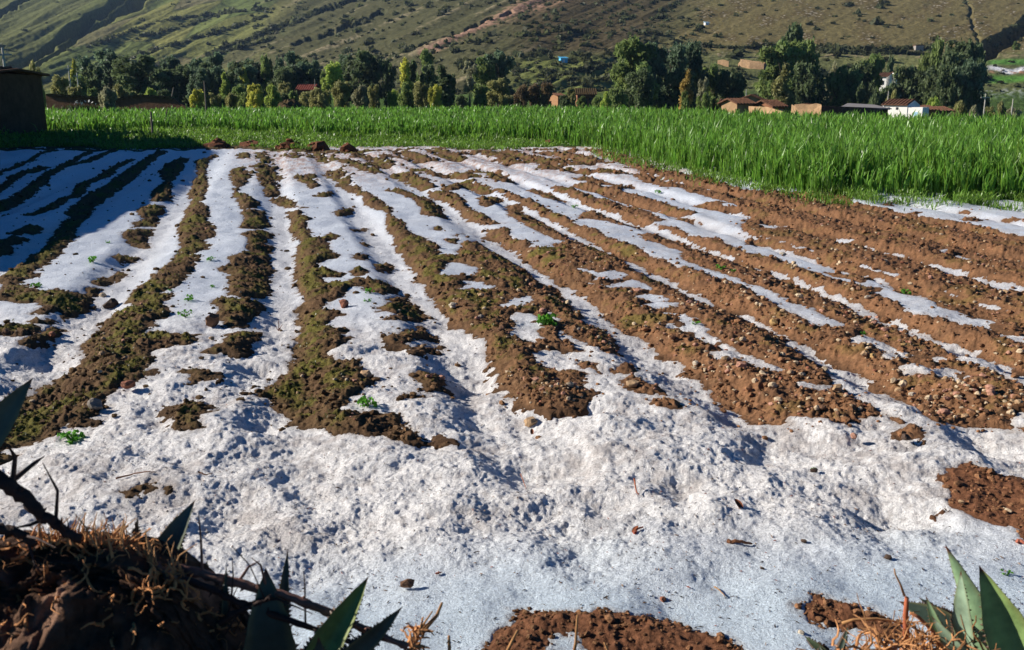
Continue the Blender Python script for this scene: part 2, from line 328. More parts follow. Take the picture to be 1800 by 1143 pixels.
STROKE=[  # ridges too thin to outline: line, half width in metres
(B1,"-80,250 0,210 100,170 200,130 250,90 340,60",.10),(B1,"-80,370 0,320 80,250 180,210 300,170 450,150 520,110 600,70",.13),
(B1,"-90,480 0,440 100,400 180,350 300,240 420,170 560,140 700,80 780,50",.15),(B1,"210,490 330,450 420,390 520,350 560,290 700,240 740,190 880,120",.13),
(B1,"500,500 600,420 700,350 790,280 850,230 900,190 980,130 1080,60",.18),(B1,"560,480 480,570 400,660 350,720 270,780 150,860 60,930",.19),
(PH,"-80,263 150,264 330,264 400,262 460,261 530,265 620,270",.34),(PH,"620,268 760,263 900,262 1040,264",.16),(B2,"280,90 310,80 300,110",.15),(B2,"640,80 660,100",.15),(B2,"780,90 850,130",.15),
(B3,"20,220 100,260 200,310",.2),(B3,"150,190 300,240",.2),(B3,"380,220 490,240",.18),(B3,"0,330 100,370 180,410 220,450 250,490",.22),
(B3,"20,70 130,100 200,130",.22),(B3,"220,60 310,80 400,130",.3),(B3,"430,80 560,60 690,90 790,140",.26),(B3,"520,200 620,220 720,265",.18),
(B3,"700,70 820,110 1000,160 1050,180",.32),(B3,"1000,75 1150,90 1300,140",.35),(B3,"1050,120 1180,150",.25),(B3,"1180,210 1350,195 1500,210",.28),
(B3,"1250,250 1400,290",.2),(B3,"1240,290 1450,370 1524,360",.22),(B3,"1450,320 1524,310",.2),(B3,"330,320 460,290 600,350",.16),(B3,"440,280 480,320",.2),
(B4,"-20,395 120,440 240,470 340,530",.26),(B4,"0,280 60,290",.2),(B4,"130,360 260,380 380,420 450,440",.24),(B4,"560,530 640,560",.15),(B4,"480,460 600,480",.2),
(B4,"310,240 400,270 500,290",.26),(B4,"700,440 850,470",.2),(B4,"180,560 280,590",.14),(B4,"760,430 800,410",.2),(B4,"30,510 160,540",.14),
(B2,"880,120 1000,130 1080,160 1200,210",.14),(B2,"1090,100 1160,120 1260,170",.17),(B2,"1240,90 1340,110",.18),(B2,"1320,330 1400,350 1500,400",.24),(B2,"1360,230 1500,270",.18),
]
DIR = R(13.6)
CH = np.array([-21.5,-19.8,-18.1,-16.4,-14.7,-13.0,-11.3,-9.7,-8.1,-6.5,-4.95,-3.5,-1.9,0.0,1.38,3.05,4.35,5.72,6.75,8.0,9.3,10.6,11.9,13.2,14.5,15.8,17.1,18.4])
def bed_phase(x, y):
    u = x * math.cos(DIR) + y * math.sin(DIR) + 0.09 * fbm(x, y, 5.0, 2)
    k = np.clip(np.searchsorted(CH, u) - 1, 0, len(CH) - 2)
    return np.clip((u - CH[k]) / (CH[k + 1] - CH[k]), 0, 1)
def edge_near(x): return 6.35 + 0.22 * x + 0.0 * x     # where the beds end and the headland begins
def base_h(x, y):
    ph = bed_phase(x, y)
    bed = ss(0.05, 0.30, ph) * (1 - ss(0.72, 0.97, ph))
    lo = ss(4.9, 6.6, y - 0.12 * np.abs(x - 0.5))
    fade = (1 - 0.45 * ss(18, 40, y)) * (1 - ss(37, 41, y))
    h = 0.095 * bed * fade * lo - 0.02 * lo
    h += 0.05 * fbm(x, y, 2.2, 3, off=3.0) + 0.035 * fbm(x, y, 0.6, 2, off=5.0) * ss(0, 0.05, 1.0 + 0 * x)
    h += (1 - lo) * (0.035 * fbm(x, y, 0.45, 2, off=9.0) + 0.05 * bed * ss(3.6, 5.5, y))
    return h
def on_base(u, v):                # where the sight line meets the lie of the beds
    a, dy, dz = ray(u, v)
    z = np.linspace(0.16, -0.12, 57)[:, None]
    t = (z - CAM_H) / dz[None, :]
    x, y = a[None, :] * t, dy[None, :] * t
    k = np.argmax(z <= base_h(x, y), 0); i = np.arange(len(a))
    return x[k, i], y[k, i]
def lay(T, s):
    p = P(s); ox, oy, k = T
    q = np.concatenate([p, p[:1]]); out = []
    for (ax, ay), (bx, by) in zip(q[:-1], q[1:]):          # extra points so that edges follow the relief
        m = max(1, int(math.hypot(bx - ax, by - ay) / 25)); tt = np.arange(m)[:, None] / m
        out.append(np.array([[ax, ay]]) * (1 - tt) + np.array([[bx, by]]) * tt)
    p = np.concatenate(out)
    x, y = on_base(ox + p[:, 0] / k, oy + p[:, 1] / k)
    return np.stack([x, y], 1)
def lay_line(T, s):
    p = P(s); ox, oy, k = T
    return np.stack(on_base(ox + p[:, 0] / k, oy + p[:, 1] / k), 1)
def seg_d(px, py, poly, closed):
    d = np.full(px.shape, 1e9); inside = np.zeros(px.shape, bool)
    n = len(poly)
    for i in range(n if closed else n - 1):
        ax, ay = poly[i]; bx, by = poly[(i + 1) % n]
        ex, ey = bx - ax, by - ay
        t = np.clip(((px - ax) * ex + (py - ay) * ey) / (ex * ex + ey * ey + 1e-12), 0, 1)
        d = np.minimum(d, (px - ax - t * ex) ** 2 + (py - ay - t * ey) ** 2)
        if closed:
            c = ((ay > py) != (by > py)) & (px < ex * (py - ay) / (ey if abs(ey) > 1e-12 else 1e-12) + ax)
            inside ^= c
    return np.sqrt(d), inside
def soil_sd(x, y):                # > 0 where the soil lies bare, in metres from the edge of the hail
    shp = x.shape; x = x.ravel(); y = y.ravel()
    sd = np.full(x.shape, -0.6)
    def each(lst, op):
        nonlocal sd
        for it in lst:
            poly = lay(it[0], it[1]) if len(it) < 3 else lay_line(it[0], it[1]); m = 0.6 + (it[2] if len(it) > 2 else 0)
            lo = poly.min(0) - m; hi = poly.max(0) + m
            k = np.nonzero((x > lo[0]) & (x < hi[0]) & (y > lo[1]) & (y < hi[1]))[0]
            if len(k) == 0: continue
            if len(it) > 2:
                d, _ = seg_d(x[k], y[k], poly, False); s = it[2] - d
            else:
                d, ins = seg_d(x[k], y[k], poly, True); s = np.where(ins, d, -d)
            sd[k] = op(sd[k], s)
    mx = lambda a, b: np.maximum(a, b)
    each(SOIL, mx); each(STROKE, mx)
    each(HAIL, lambda a, b: np.minimum(a, -b))
    each(SOIL_SLIVER, mx)
    # off to the sides of the picture the beds simply go on
    u, v = to_px(x, y, 0 * x)
    out = ss(1830, 1900, u) + ss(-40, -110, u)
    ph = bed_phase(x, y)
    stripe = 0.25 - np.abs(ph - 0.3) * 1.3 + 0.25 * fbm(x, y, 1.6, 3)
    sd = lerp(sd, np.where(y < 5.6, -0.4, stripe), np.clip(out, 0, 1))
    return sd.reshape(shp)
def plain_h(x, y):                # the lie of the land beyond the field
    a = x / np.maximum(y, 1.0)
    r = ss(0.02, 0.40, a)
    z = -6.0 * r * ss(60, 190, y) - 1.0 * ss(90, 200, y)
    s = 1 + 1.0 * ss(0.02, -0.35, a)
    de = np.where(y > 66, 66 + (y - 66) / s, y)
    g = np.interp(de, [0, 190, 250, 300, 345, 400, 470, 560, 700, 900, 1300, 2000], [0, 0, 1.0, 5.0, 13.5, 23, 36, 53, 85, 135, 240, 380])
    return z * (1 - ss(240, 340, de)) + g * s
def perspective_grid(v0, v1, nr, a0, a1, nc):
    v = np.linspace(v0, v1, nr)
    _, d = on_z(np.full(nr, 900.0), v, 0.0)
    a = np.linspace(a0, a1, nc)
    Y = np.repeat(d[:, None], nc, 1); X = Y * a[None, :]
    return X, Y
NR, NC = (900, 1060)
X, Y = perspective_grid(1300, 214, NR, -0.66, 0.66, NC)
jit = rng.normal(size=X.shape) * 0.25 * (1.32 / NC) * Y
X = X + jit
BH = base_h(X, Y) + plain_h(X, Y)
SD = soil_sd(X, Y)
AZ = X / Y
U0, V0 = to_px(X, Y, BH)
# ragged edge of the melting hail
SDN = SD + 0.075 * fbm(X, Y, 0.35, 4, 0.6) + 0.05 * fbm(X * 0.6, Y, 1.1, 3, off=2.0)
far = ss(300, 420, V0)            # 0 far, 1 near
pink = (1 - ss(275, 350, V0)) * ss(380, 480, U0) * (1 - ss(1150, 1350, U0))     # thin dirty hail at the far end
SDN += 0.095 * fbm(X, Y * 0.8, 0.12, 4, 0.7, off=12.0) + pink * (0.10 + 0.85 * fbm(X, Y, 0.4, 3, 0.8, off=4.0)) + 0.10 * (1 - far) * fbm(X, Y, 0.45, 3, 0.8, off=7.0)
# soil surface
lump = ss(500, 640, V0) * (1 - 0.9 * ss(900, 1100, V0 + 0.07 * (U0 - 900) + 70 * fbm(X, Y, 0.7, 3)))      # pitted between the beds and the icy near edge
PH_ = bed_phase(X, Y)
chan = np.exp(-((np.minimum(PH_, 1 - PH_)) / 0.16) ** 2)
rough = np.clip(lump + 0.40 * chan * ss(300, 420, V0) * (1 - ss(900, 1000, V0)) + 0.10 + 0.5 * pink, 0, 1.0)
rough0 = ss(-0.02, -0.18, SDN) * rough
def clods(x, y):
    n1 = fbm(x, y, 0.30, 3, 0.55, off=21.0); n2 = 1 - np.abs(fbm(x, y, 0.13, 3, 0.6, off=31.0)) * 2.2
    n3 = np.maximum(fbm(x, y, 0.075, 2, 0.6, off=41.0), 0)
    n4 = np.maximum(fbm(x, y, 0.22, 2, 0.5, off=46.0), 0)
    return 0.024 * n1 + 0.018 * n2 + 0.045 * n3 + 0.035 * n4 + 0.010 * fbm(x, y, 0.03, 2, 0.6, off=48.0) * (y < 14)
bare = ss(-0.03, 0.10, SDN)
CL = np.maximum(clods(X, Y) * lerp(1.25, 0.62, ss(740, 860, V0)), -0.008)
ZS = BH + 0.006 + bare * (CL * (0.85 + 0.6 * (1 - far)) + 0.010) + 0.006 * (1 - bare) * np.minimum(CL, 0) - 0.075 * (1 - bare) * rough0
# hail surface: smooth sheet that thins out and dives under the bare soil
pit_n = fbm(X, Y, 0.10, 3, 0.6, off=51.0); pit_l = fbm(X, Y, 0.28, 3, 0.6, off=61.0)
dim = fbm(X, Y, 0.13, 3, 0.6, off=51.0); pit_n = fbm(X, Y, 0.085, 3, 0.65, off=55.0); pit_l = fbm(X, Y, 0.34, 2, 0.6, off=61.0)
pits = -0.005 * ss(-0.1, 0.6, dim) * (0.35 + 1.3 * ss(-0.3, 0.4, fbm(X, Y, 0.8, 2, off=79.))) + 0.030 * np.minimum(pit_l, 0.2) + 0.010 * pit_n + 0.012 * fbm(X, Y, 0.05, 3, 0.7, off=71.0) + 0.045 * fbm(X, Y * 1.2, 0.42, 3, 0.55, off=74.) + 0.08 * np.minimum(fbm(X, Y, 0.6, 2, off=77.), 0.0)
ZH = BH + 0.009 + np.clip(-SDN * 0.22, -0.09, 0.005) + rough * ss(0.04, -0.12, SDN) * pits + (1 - rough) * 0.006 * fbm(X, Y, 0.12, 3, off=81.)
ZH = np.where(SDN > 0.22, BH - 0.12, ZH)
# colours
n = X.size
f1 = fbm(X, Y, 1.5, 4, off=101.).ravel(); f2 = fbm(X, Y, 0.35, 4, off=111.).ravel(); f3 = fbm(X, Y, 0.1, 3, off=121.).ravel()
u = U0.ravel(); v = V0.ravel()
red = ss(500, 1250, u + 250 * f1)
c = mixc(np.tile([0.115, 0.070, 0.035], (n, 1)), (0.225, 0.115, 0.058), red)
c = mixc(c, (0.23, 0.108, 0.058), ss(0.1, 0.5, f2) * red * 0.7)
c = mixc(c, (0.10, 0.055, 0.032), ss(0.0, 0.5, -f2 + 0.5 * f3) * 0.55)
c = mixc(c, (0.30, 0.18, 0.09), ss(0.25, 0.6, f3) * 0.5)
c = mixc(c, (0.155, 0.058, 0.030), ss(700, 800, v + 30 * f1) * ss(980, 1020, v + 0.12 * u) * 0.6)
moss = ss(0.0, 0.32, f2 + 0.7 * f1 + 0.20 * (1 - red) - 0.06 + 0.25 * f3) * (1 - 0.55 * ss(900, 1400, u)) * (1 - ss(760, 850, v))
moss = moss * ss(0.02, 0.12, SDN.ravel())
c = mixc(c, (0.115, 0.108, 0.022), moss * 0.85)
c = mixc(c, (0.05, 0.030, 0.018), ss(0.05, -0.04, SDN.ravel()) * 0.6)       # wet rim beside the ice
# green verge at the far edge of the field
verge_v = 262 - 4 * np.sin(u * 0.02) + 8 * f1
GR = ss(verge_v + 3, verge_v - 5, v) * ss(1160, 1040, u)
c = mixc(c, (0.05, 0.10, 0.02), GR)
soil_me = mesh('ground', np.stack([X.ravel(), Y.ravel(), ZS.ravel()], 1), grid_quads(NR, NC), col=c, smooth=True, mats=(M_soil,))
ground = tag(obj('ground', soil_me), kind='structure')
GROUND_DARK = None
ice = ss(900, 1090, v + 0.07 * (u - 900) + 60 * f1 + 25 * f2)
s = np.tile([0.83, 0.81, 0.79], (n, 1))
f5 = fbm(X, Y, 0.06, 3, 0.7, off=135.).ravel(); f6 = fbm(X, Y, 0.9, 4, 0.6, off=137.).ravel()
s = mixc(s, (0.52, 0.47, 0.44), ss(-0.05, 0.45, 0.7 * f2 + 0.5 * f3 + 0.5 * f6) * 0.75 * rough.ravel())
s = mixc(s, (0.42, 0.38, 0.36), ss(0.0, 0.45, f5 + 0.4 * f6) * 0.65 * rough.ravel())
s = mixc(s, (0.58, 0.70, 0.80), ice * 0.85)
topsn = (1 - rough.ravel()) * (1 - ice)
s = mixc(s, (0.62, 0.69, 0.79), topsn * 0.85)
s = mixc(s, (0.55, 0.54, 0.55), (chan.ravel() * ss(300, 420, v) * (1 - ss(600, 760, v))) * 0.35)
s = mixc(s, (0.50, 0.33, 0.25), pink.ravel() * ss(-0.3, 0.3, f2 + f3 + 0.6 * f5) * 0.9)
s = mixc(s, (0.56, 0.55, 0.56), red * (1 - ss(640, 720, v)) * ss(330, 400, v) * ss(-0.3, 0.2, f2 + 0.5 * f3) * 0.6)
s = mixc(s, (0.25, 0.17, 0.11), ss(-0.07, 0.04, SDN.ravel()) * 0.65)         # muddy rim
s = mixc(s, (0.10, 0.08, 0.07), ss(0.52, 0.66, fbm(X, Y, 0.03, 2, off=131.).ravel()) * 0.5 * rough.ravel())
keep = (SDN < 0.30) & (V0 > 262 - 5 * (U0 > 500) + 9 * fbm(X, Y * 0.4, 1.6, 4, 0.65, off=143.))
q = grid_quads(NR, NC)
kq = keep.ravel()[q].all(1)
snow_me = mesh('hail_snow', np.stack([X.ravel(), Y.ravel(), ZH.ravel()], 1), q[kq], col=s, smooth=True, mats=(M_snow,))
tag(obj('hail_snow', snow_me), kind='stuff', label='white hail lying over the furrowed field', cat='hail')
ZTOP = np.where(keep, np.maximum(ZS, ZH), ZS)
def sample(x, y, F=None):         # surface value at (x, y) off the fine grid
    F = ZTOP if F is None else F
    _, v_ = to_px(np.asarray(x, float), np.asarray(y, float), 0.0)
    # rows are spaced evenly in v at z = 0 straight ahead, which only depends on y
    ang = math.pi / 2 - PITCH
    b = np.tan(np.arctan2(-CAM_H, np.asarray(y, float)) + PITCH)
    vv = 571.5 - b * F_PX
    r = np.clip((1300 - vv) / (1300 - 214) * (NR - 1), 0, NR - 1.001); k = np.clip((np.asarray(x) / y + 0.66) / 1.32 * (NC - 1), 0, NC - 1.001)
    return F[np.round(r).astype(int), np.round(k).astype(int)]
print('field done', NR * NC)

# ------------------------------------------------------------------ valley floor and mountainside
def lines_d(u, v, pts):
    return seg_d(u.ravel(), v.ravel(), np.array(pts, float), False)[0].reshape(u.shape)
HR, HC = 620, 1000
de = np.concatenate([np.linspace(60, 230, 60), np.linspace(232, 640, 480), np.linspace(650, 900, 80)])
aa = np.linspace(-0.72, 0.72, HC)
s_ = 1 + 1.0 * ss(0.02, -0.35, aa)
TY = np.where(de[:, None] > 66, 66 + (de[:, None] - 66) * s_[None, :], de[:, None] + 0 * s_[None, :])
TX = TY * aa[None, :]
TZ0 = plain_h(TX, TY)
TU, TV = to_px(TX, TY, TZ0)
sc = np.repeat(s_[None, :], HR, 0) * ss(230, 300, de)[:, None]
wv = TV + 0.45 * TU                                 # runs across the slanting strata of the slope
st1 = fbm(wv / 16, TU / 190, 1.0, 4, 0.6, off=1.); st2 = fbm(wv / 34, TU / 240, 1.0, 3, 0.5, off=2.); st3 = fbm(TU / 9, TV / 5, 1.0, 3, off=3.)
TZ = TZ0 + sc * ((0.9 * st1 + 2.6 * st2) * (1 - 0.75 * ss(1120, 1260, TU + 0.9 * (TV - 60))) + 0.22 * st3)
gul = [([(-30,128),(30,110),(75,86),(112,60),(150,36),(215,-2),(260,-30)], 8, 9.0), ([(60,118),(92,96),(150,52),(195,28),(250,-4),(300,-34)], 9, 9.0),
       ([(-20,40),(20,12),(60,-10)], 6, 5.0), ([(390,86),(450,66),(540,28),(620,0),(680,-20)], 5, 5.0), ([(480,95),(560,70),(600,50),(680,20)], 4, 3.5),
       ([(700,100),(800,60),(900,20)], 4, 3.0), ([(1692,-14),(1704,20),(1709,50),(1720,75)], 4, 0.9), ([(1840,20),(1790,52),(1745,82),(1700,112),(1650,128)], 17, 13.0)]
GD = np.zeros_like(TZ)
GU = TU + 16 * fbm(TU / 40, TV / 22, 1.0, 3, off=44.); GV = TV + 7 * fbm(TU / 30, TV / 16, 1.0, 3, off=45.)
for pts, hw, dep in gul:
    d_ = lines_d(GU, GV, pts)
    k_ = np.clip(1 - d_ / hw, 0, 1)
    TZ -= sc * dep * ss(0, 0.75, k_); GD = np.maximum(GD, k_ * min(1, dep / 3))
n = TZ.size
u = TU.ravel(); v = TV.ravel(); w = wv.ravel()
f1 = fbm(TU / 60, TV / 26, 1.0, 4, off=5.).ravel(); s1 = st1.ravel(); s2 = st2.ravel(); f3 = st3.ravel(); f4 = fbm(TU / 4, TV / 2.2, 1.0, 2, off=6.).ravel()
c = np.tile([0.112, 0.120, 0.050], (n, 1))
# small terraced fields on the left, each with its own crop
sr = np.random.default_rng(11)
su = sr.uniform(-150, 640, 150); sw = sr.uniform(-30, 420, 150)
best = np.full(n, 1e9); sec = np.full(n, 1e9); idx = np.zeros(n, int)
kk = (u < 720) & (v < 170)
uu = u[kk]; vv = w[kk]; b_ = best[kk]; s_2 = sec[kk]; i_ = idx[kk]
for j in range(150):
    dd = ((uu - su[j]) / 46) ** 2 + ((vv - sw[j]) / 13) ** 2
    m_ = dd < b_; s_2 = np.where(m_, b_, np.minimum(s_2, dd)); i_[m_] = j; b_ = np.where(m_, dd, b_)
idx[kk] = i_; edge = np.zeros(n); edge[kk] = np.clip(1 - (np.sqrt(s_2) - np.sqrt(b_)) * 6, 0, 1)
pal = np.array([(0.185,0.180,0.060),(0.13,0.155,0.050),(0.095,0.125,0.042),(0.150,0.130,0.070),(0.16,0.165,0.055),(0.105,0.10,0.05)])
pc = pal[sr.integers(0, 6, 150)][idx]
left = ss(640, 470, u + 0.5 * v + 40 * f1) * ss(90, 300, u + 1.2 * v)
c = c + (pc - c) * (left * 0.75)[:, None]
c = mixc(c, (0.042, 0.052, 0.024), edge * left * 0.85)
mid = ss(430, 560, u + 0.6 * v + 50 * f1) * ss(1250, 1050, u)
c = mixc(c, (0.072, 0.069, 0.036), mid * 0.9)
c = mixc(c, (0.24, 0.20, 0.125), mid * ss(0.18, 0.5, s1 + 0.35 * f3) * 0.75)
c = mixc(c, (0.050, 0.052, 0.026), mid * ss(0.05, 0.45, -s1 + 0.4 * f1) * 0.7)
c = mixc(c, (0.075, 0.058, 0.032), ss(880, 960, u) * ss(1330, 1150, u + 1.3 * v) * ss(112, 80, v + 12 * f1) * 0.85)
sc_d = lines_d(TU, TV, [(740,98),(800,68),(870,34),(925,12),(1010,-14)]).ravel()
c = mixc(c, (0.34, 0.20, 0.14), np.exp(-(sc_d / (5 + 9 * ss(800, 930, u))) ** 2) * ss(-0.35, 0.2, f3 + s1) * 0.85)
c = mixc(c, (0.30, 0.235, 0.16), np.exp(-(lines_d(TU, TV, [(1130,108),(1230,68),(1310,34),(1410,-6)]).ravel() / 1.6) ** 2) * 0.8)
rt = ss(1140, 1240, u + 0.9 * (v - 60) + 30 * f1)
c = mixc(c, (0.148, 0.122, 0.055), rt * ss(100, 84, v) * 0.95)
c = mixc(c, (0.10, 0.075, 0.035), rt * ss(100, 84, v) * ss(-0.05, 0.35, f1 + 0.4 * f3) * 0.75)
c = mixc(c, (0.34, 0.30, 0.23), rt * ss(0.42, 0.56, f4 * 0.8 + 0.75 * f1) * ss(110, 90, v) * 0.8)
low = ss(92, 112, v + 10 * f1)
c = mixc(c, (0.135, 0.150, 0.048), low * ss(860, 940, u) * (1 - ss(1160, 1240, u)))
c = mixc(c, (0.16, 0.165, 0.065), np.exp(-((u - 1555) / 90) ** 4 - ((v - 112) / 15) ** 4))
c = mixc(c, (0.30, 0.22, 0.14), np.exp(-((v - 99 + 6 * f1) / 3) ** 2) * ss(1220, 1280, u) * ss(-0.2, 0.3, f3) * 0.6)
rr = ss(1728, 1748, u)
c = mixc(c, (0.09, 0.20, 0.045), rr * np.exp(-((v - 109 + 2 * f1) / 5) ** 4)); c = mixc(c, (0.09, 0.21, 0.04), rr * np.exp(-((v - 138) / 7) ** 4))
c = mixc(c, (0.60, 0.60, 0.60), rr * np.exp(-((v - 122 - 3 * np.sin(u * 0.1)) / 4.0) ** 4) * ss(-0.35, 0.1, f3 + 0.3)); c = mixc(c, (0.36, 0.20, 0.12), rr * np.exp(-((v - 126) / 2.2) ** 4) * ss(0, 0.2, f3))
c = mixc(c, (0.50, 0.50, 0.50), ss(1700, 1740, u) * ss(0.08, 0.25, f3 + f1 * 0.5) * np.exp(-((v - 166) / 9) ** 4) * 0.7)
c = mixc(c, (0.055, 0.105, 0.026), ss(150, 172, v) * 0.8)
c = mixc(c, (0.035, 0.042, 0.022), GD.ravel() ** 0.5 * 0.75)  # gullies darkened: scrub tone, with their shade put into the colour too
c *= 1.22 * (1 + 0.16 * f4 + 0.15 * f3)[:, None]
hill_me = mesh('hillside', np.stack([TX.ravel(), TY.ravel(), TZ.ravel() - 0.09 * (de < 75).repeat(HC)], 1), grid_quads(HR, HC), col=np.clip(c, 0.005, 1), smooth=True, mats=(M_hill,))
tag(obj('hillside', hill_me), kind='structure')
def hill_hit(u_, v_):             # where the sight line through (u, v) meets the slope
    A = (np.asarray(u_) - 900) / F_PX
    out = []
    for a_, vq in zip(np.atleast_1d(A), np.atleast_1d(v_)):
        uq = 900 + a_ * F_PX
        k = int(np.clip(np.argmin(np.abs(TU[200] - uq)), 0, HC - 1))
        col_v = to_px(TX[:, k], TY[:, k], TZ[:, k])[1]
        vis = np.minimum.accumulate(col_v)
        r = int(np.argmax(vis <= vq)); r = max(r, 1)
        out.append((TX[r, k], TY[r, k], TZ[r, k]))
    return np.array(out)
def land(x, y):
    return float(plain_h(np.array([float(x)]), np.array([float(y)]))[0])

# leafy clumps: many small faces
def leaf_faces(C, size, seed, up=0.3, asp=1.6):
    r = np.random.default_rng(seed); n = len(C)
    A = r.normal(size=(n, 3)); A[:, 2] += up; A /= np.linalg.norm(A, axis=1)[:, None]
    B = np.cross(A, r.normal(size=(n, 3))); B /= np.linalg.norm(B, axis=1)[:, None]
    s = (np.asarray(size) * r.uniform(0.6, 1.4, n))[:, None]
    V = np.stack([C - A * s * asp * .5, C + B * s * .5, C + A * s * asp * .5, C - B * s * .5], 1).reshape(-1, 3)
    return V, np.arange(4 * n).reshape(n, 4)

# scrub over the slope: a mass nobody could count
sr = np.random.default_rng(21)
N0 = 8000
bu = sr.uniform(-60, 1860, N0); bv = sr.uniform(-25, 168, N0)
clump = fbm(bu / 70, (bv + 0.45 * bu) / 12, 1.0, 3, 0.6, off=31.)
den = 0.05 + 0.0 * bu
den = np.where((bu > 440) & (bu < 900), 0.34, den)
den = np.where((bu > 900) & (bu + 1.2 * bv < 1360) & (bv < 112), 0.75, den)
den = np.where((bu > 900) & (bu < 1130) & (bv > 112), 0.45, den)
den = np.where((bu > 1230) & (bv < 78), 0.10, den)
den = np.where((bu > 1230) & (bv > 120), 0.35, den)
den = np.where((bu > 1660) & (lines_d(bu, bv, gul[-1][0]) < 17), 0.95, den)
keepb = sr.uniform(size=N0) < np.clip(den * (0.75 + 2.2 * clump), 0, 1)
bu = bu[keepb]; bv = bv[keepb]
hed = [[(1232,84),(1330,85),(1440,87),(1540,88),(1640,86)],[(1310,84),(1300,96),(1285,104)],[(390,86),(450,66),(540,28),(620,2)],[(200,112),(300,82),(380,60),(470,30)],[(240,70),(330,46),(420,18)],
       [(470,58),(520,40),(560,24)],[(930,160),(1000,128),(1070,118),(1110,110)],[(1000,152),(1060,140),(1120,135)],[(300,36),(380,26),(470,16)],[(360,100),(430,84),(480,70)],[(1440,92),(1500,94),(1640,95)],[(150,84),(220,60),(300,34)]]
hu = []; hv = []
for L_ in hed:
    L_ = np.array(L_, float); m_ = int(np.abs(np.diff(L_[:, 0])).sum() / 2.0) + 4
    t_ = np.sort(sr.uniform(0, len(L_) - 1, m_))
    hu.append(np.interp(t_, range(len(L_)), L_[:, 0]) + sr.normal(0, 1, m_)); hv.append(np.interp(t_, range(len(L_)), L_[:, 1]) + sr.normal(0, 0.9, m_))
bu = np.concatenate([bu] + hu); bv = np.concatenate([bv] + hv)
HP = hill_hit(bu, bv)
hs = np.clip(sr.lognormal(0.05, 0.45, len(HP)), 0.5, 3.0) * (HP[:, 1] / 400) ** 0.5
K = 16
off = sr.normal(size=(len(HP), K, 3)); off /= np.linalg.norm(off, axis=2)[:, :, None] + 1e-6
off *= sr.uniform(0.5, 1, (len(HP), K, 1)) * hs[:, None, None] * np.array([1.0, 1.0, 0.75]); off[:, :, 2] = np.abs(off[:, :, 2])
V, q = leaf_faces((HP[:, None] + off).reshape(-1, 3), np.repeat(hs * 0.75, K), 22)
tint = np.array([0.075, 0.088, 0.040]) * sr.uniform(0.55, 1.5, (len(HP), 1)) + np.array([0.02, 0.012, 0.0]) * sr.uniform(0, 1, (len(HP), 1))
tag(obj('hillside_scrub', mesh('hillside_scrub', V, q, col=np.repeat(tint, K * 4, 0), mats=(M_leaf,))), kind='stuff', label='dark scrub and hedges scattered over the mountainside', cat='scrub')

# ------------------------------------------------------------------ green cereal crop, grass verge
def blades(px, py, pz, h, n_leaf, width, seed, col0, spread=0.32, stem=True, wob=1.0):
    r = np.random.default_rng(seed); N = len(px)
    base = np.stack([px, py, pz], 1)
    Vs = []; Cs = []
    lean = r.normal(0, 0.06, (N, 2)) * h[:, None] * wob
    for k in range(n_leaf):
        ph = r.uniform(0, 2 * np.pi, N); hs = (r.uniform(0.0, 0.55, N) if k or not stem else np.zeros(N)) * h
        ln = h * r.uniform(0.45, 0.75, N)
        o = ln * spread * r.uniform(0.3, 1.3, N)
        if k == 0 and stem: ln = h * r.uniform(0.85, 1.05, N); o = ln * 0.06
        top = r.uniform(0.62, 1.0, N)
        D = np.stack([np.cos(ph), np.sin(ph)], 1); S = np.stack([-np.sin(ph), np.cos(ph), np.zeros(N)], 1)
        tw = r.normal(0, 0.7, N); S2 = S * np.cos(tw)[:, None] + np.stack([D[:, 0], D[:, 1], 0 * tw], 1) * np.sin(tw)[:, None]
        p0 = base.copy(); p0[:, 2] += hs; p0[:, :2] += lean * (hs / np.maximum(h, 1e-6))[:, None]
        p1 = p0.copy(); p1[:, :2] += D * (o * 0.35)[:, None] + lean * 0.4; p1[:, 2] += ln * 0.62
        p2 = p0.copy(); p2[:, :2] += D * o[:, None] + lean * 0.8; p2[:, 2] += ln * top
        wd = (width * r.uniform(0.6, 1.3, N))[:, None]
        Vs.append(np.stack([p0 - S * wd * .35, p0 + S * wd * .35, p1 + S2 * wd * .5, p1 - S2 * wd * .5, p2], 1))
        cc = np.asarray(col0) * r.uniform(0.45, 1.55, (N, 1)) + np.array([0.05, 0.03, 0.0]) * (r.uniform(size=(N, 1)) ** 3)
        Cs.append(np.repeat(cc[:, None], 5, 1))
    V = np.concatenate(Vs).reshape(-1, 3); C = np.concatenate(Cs).reshape(-1, 3)
    b = np.arange(len(V) // 5) * 5
    return V, np.stack([b, b + 1, b + 2, b + 3], 1), np.stack([b + 3, b + 2, b + 4], 1), C
crop_edge_u = [-400, 85, 330, 560, 800, 940, 1050, 1130, 1230, 1330, 1420, 1560, 1800, 2150]
crop_edge_v = [234, 233, 229, 238, 243, 248, 262, 286, 310, 331, 350, 353, 360, 372]
def crop_front(u_): return on_z(0 * u_ + 900, np.interp(u_, crop_edge_u, crop_edge_v), 0.0)[1]
crop_far_u = [-400, 85, 400, 900, 1150, 1300, 1500, 1800, 2150]
crop_far_d = [80, 84, 92, 96, 80, 64, 57, 50, 46]
r = np.random.default_rng(5)
N0 = 420000
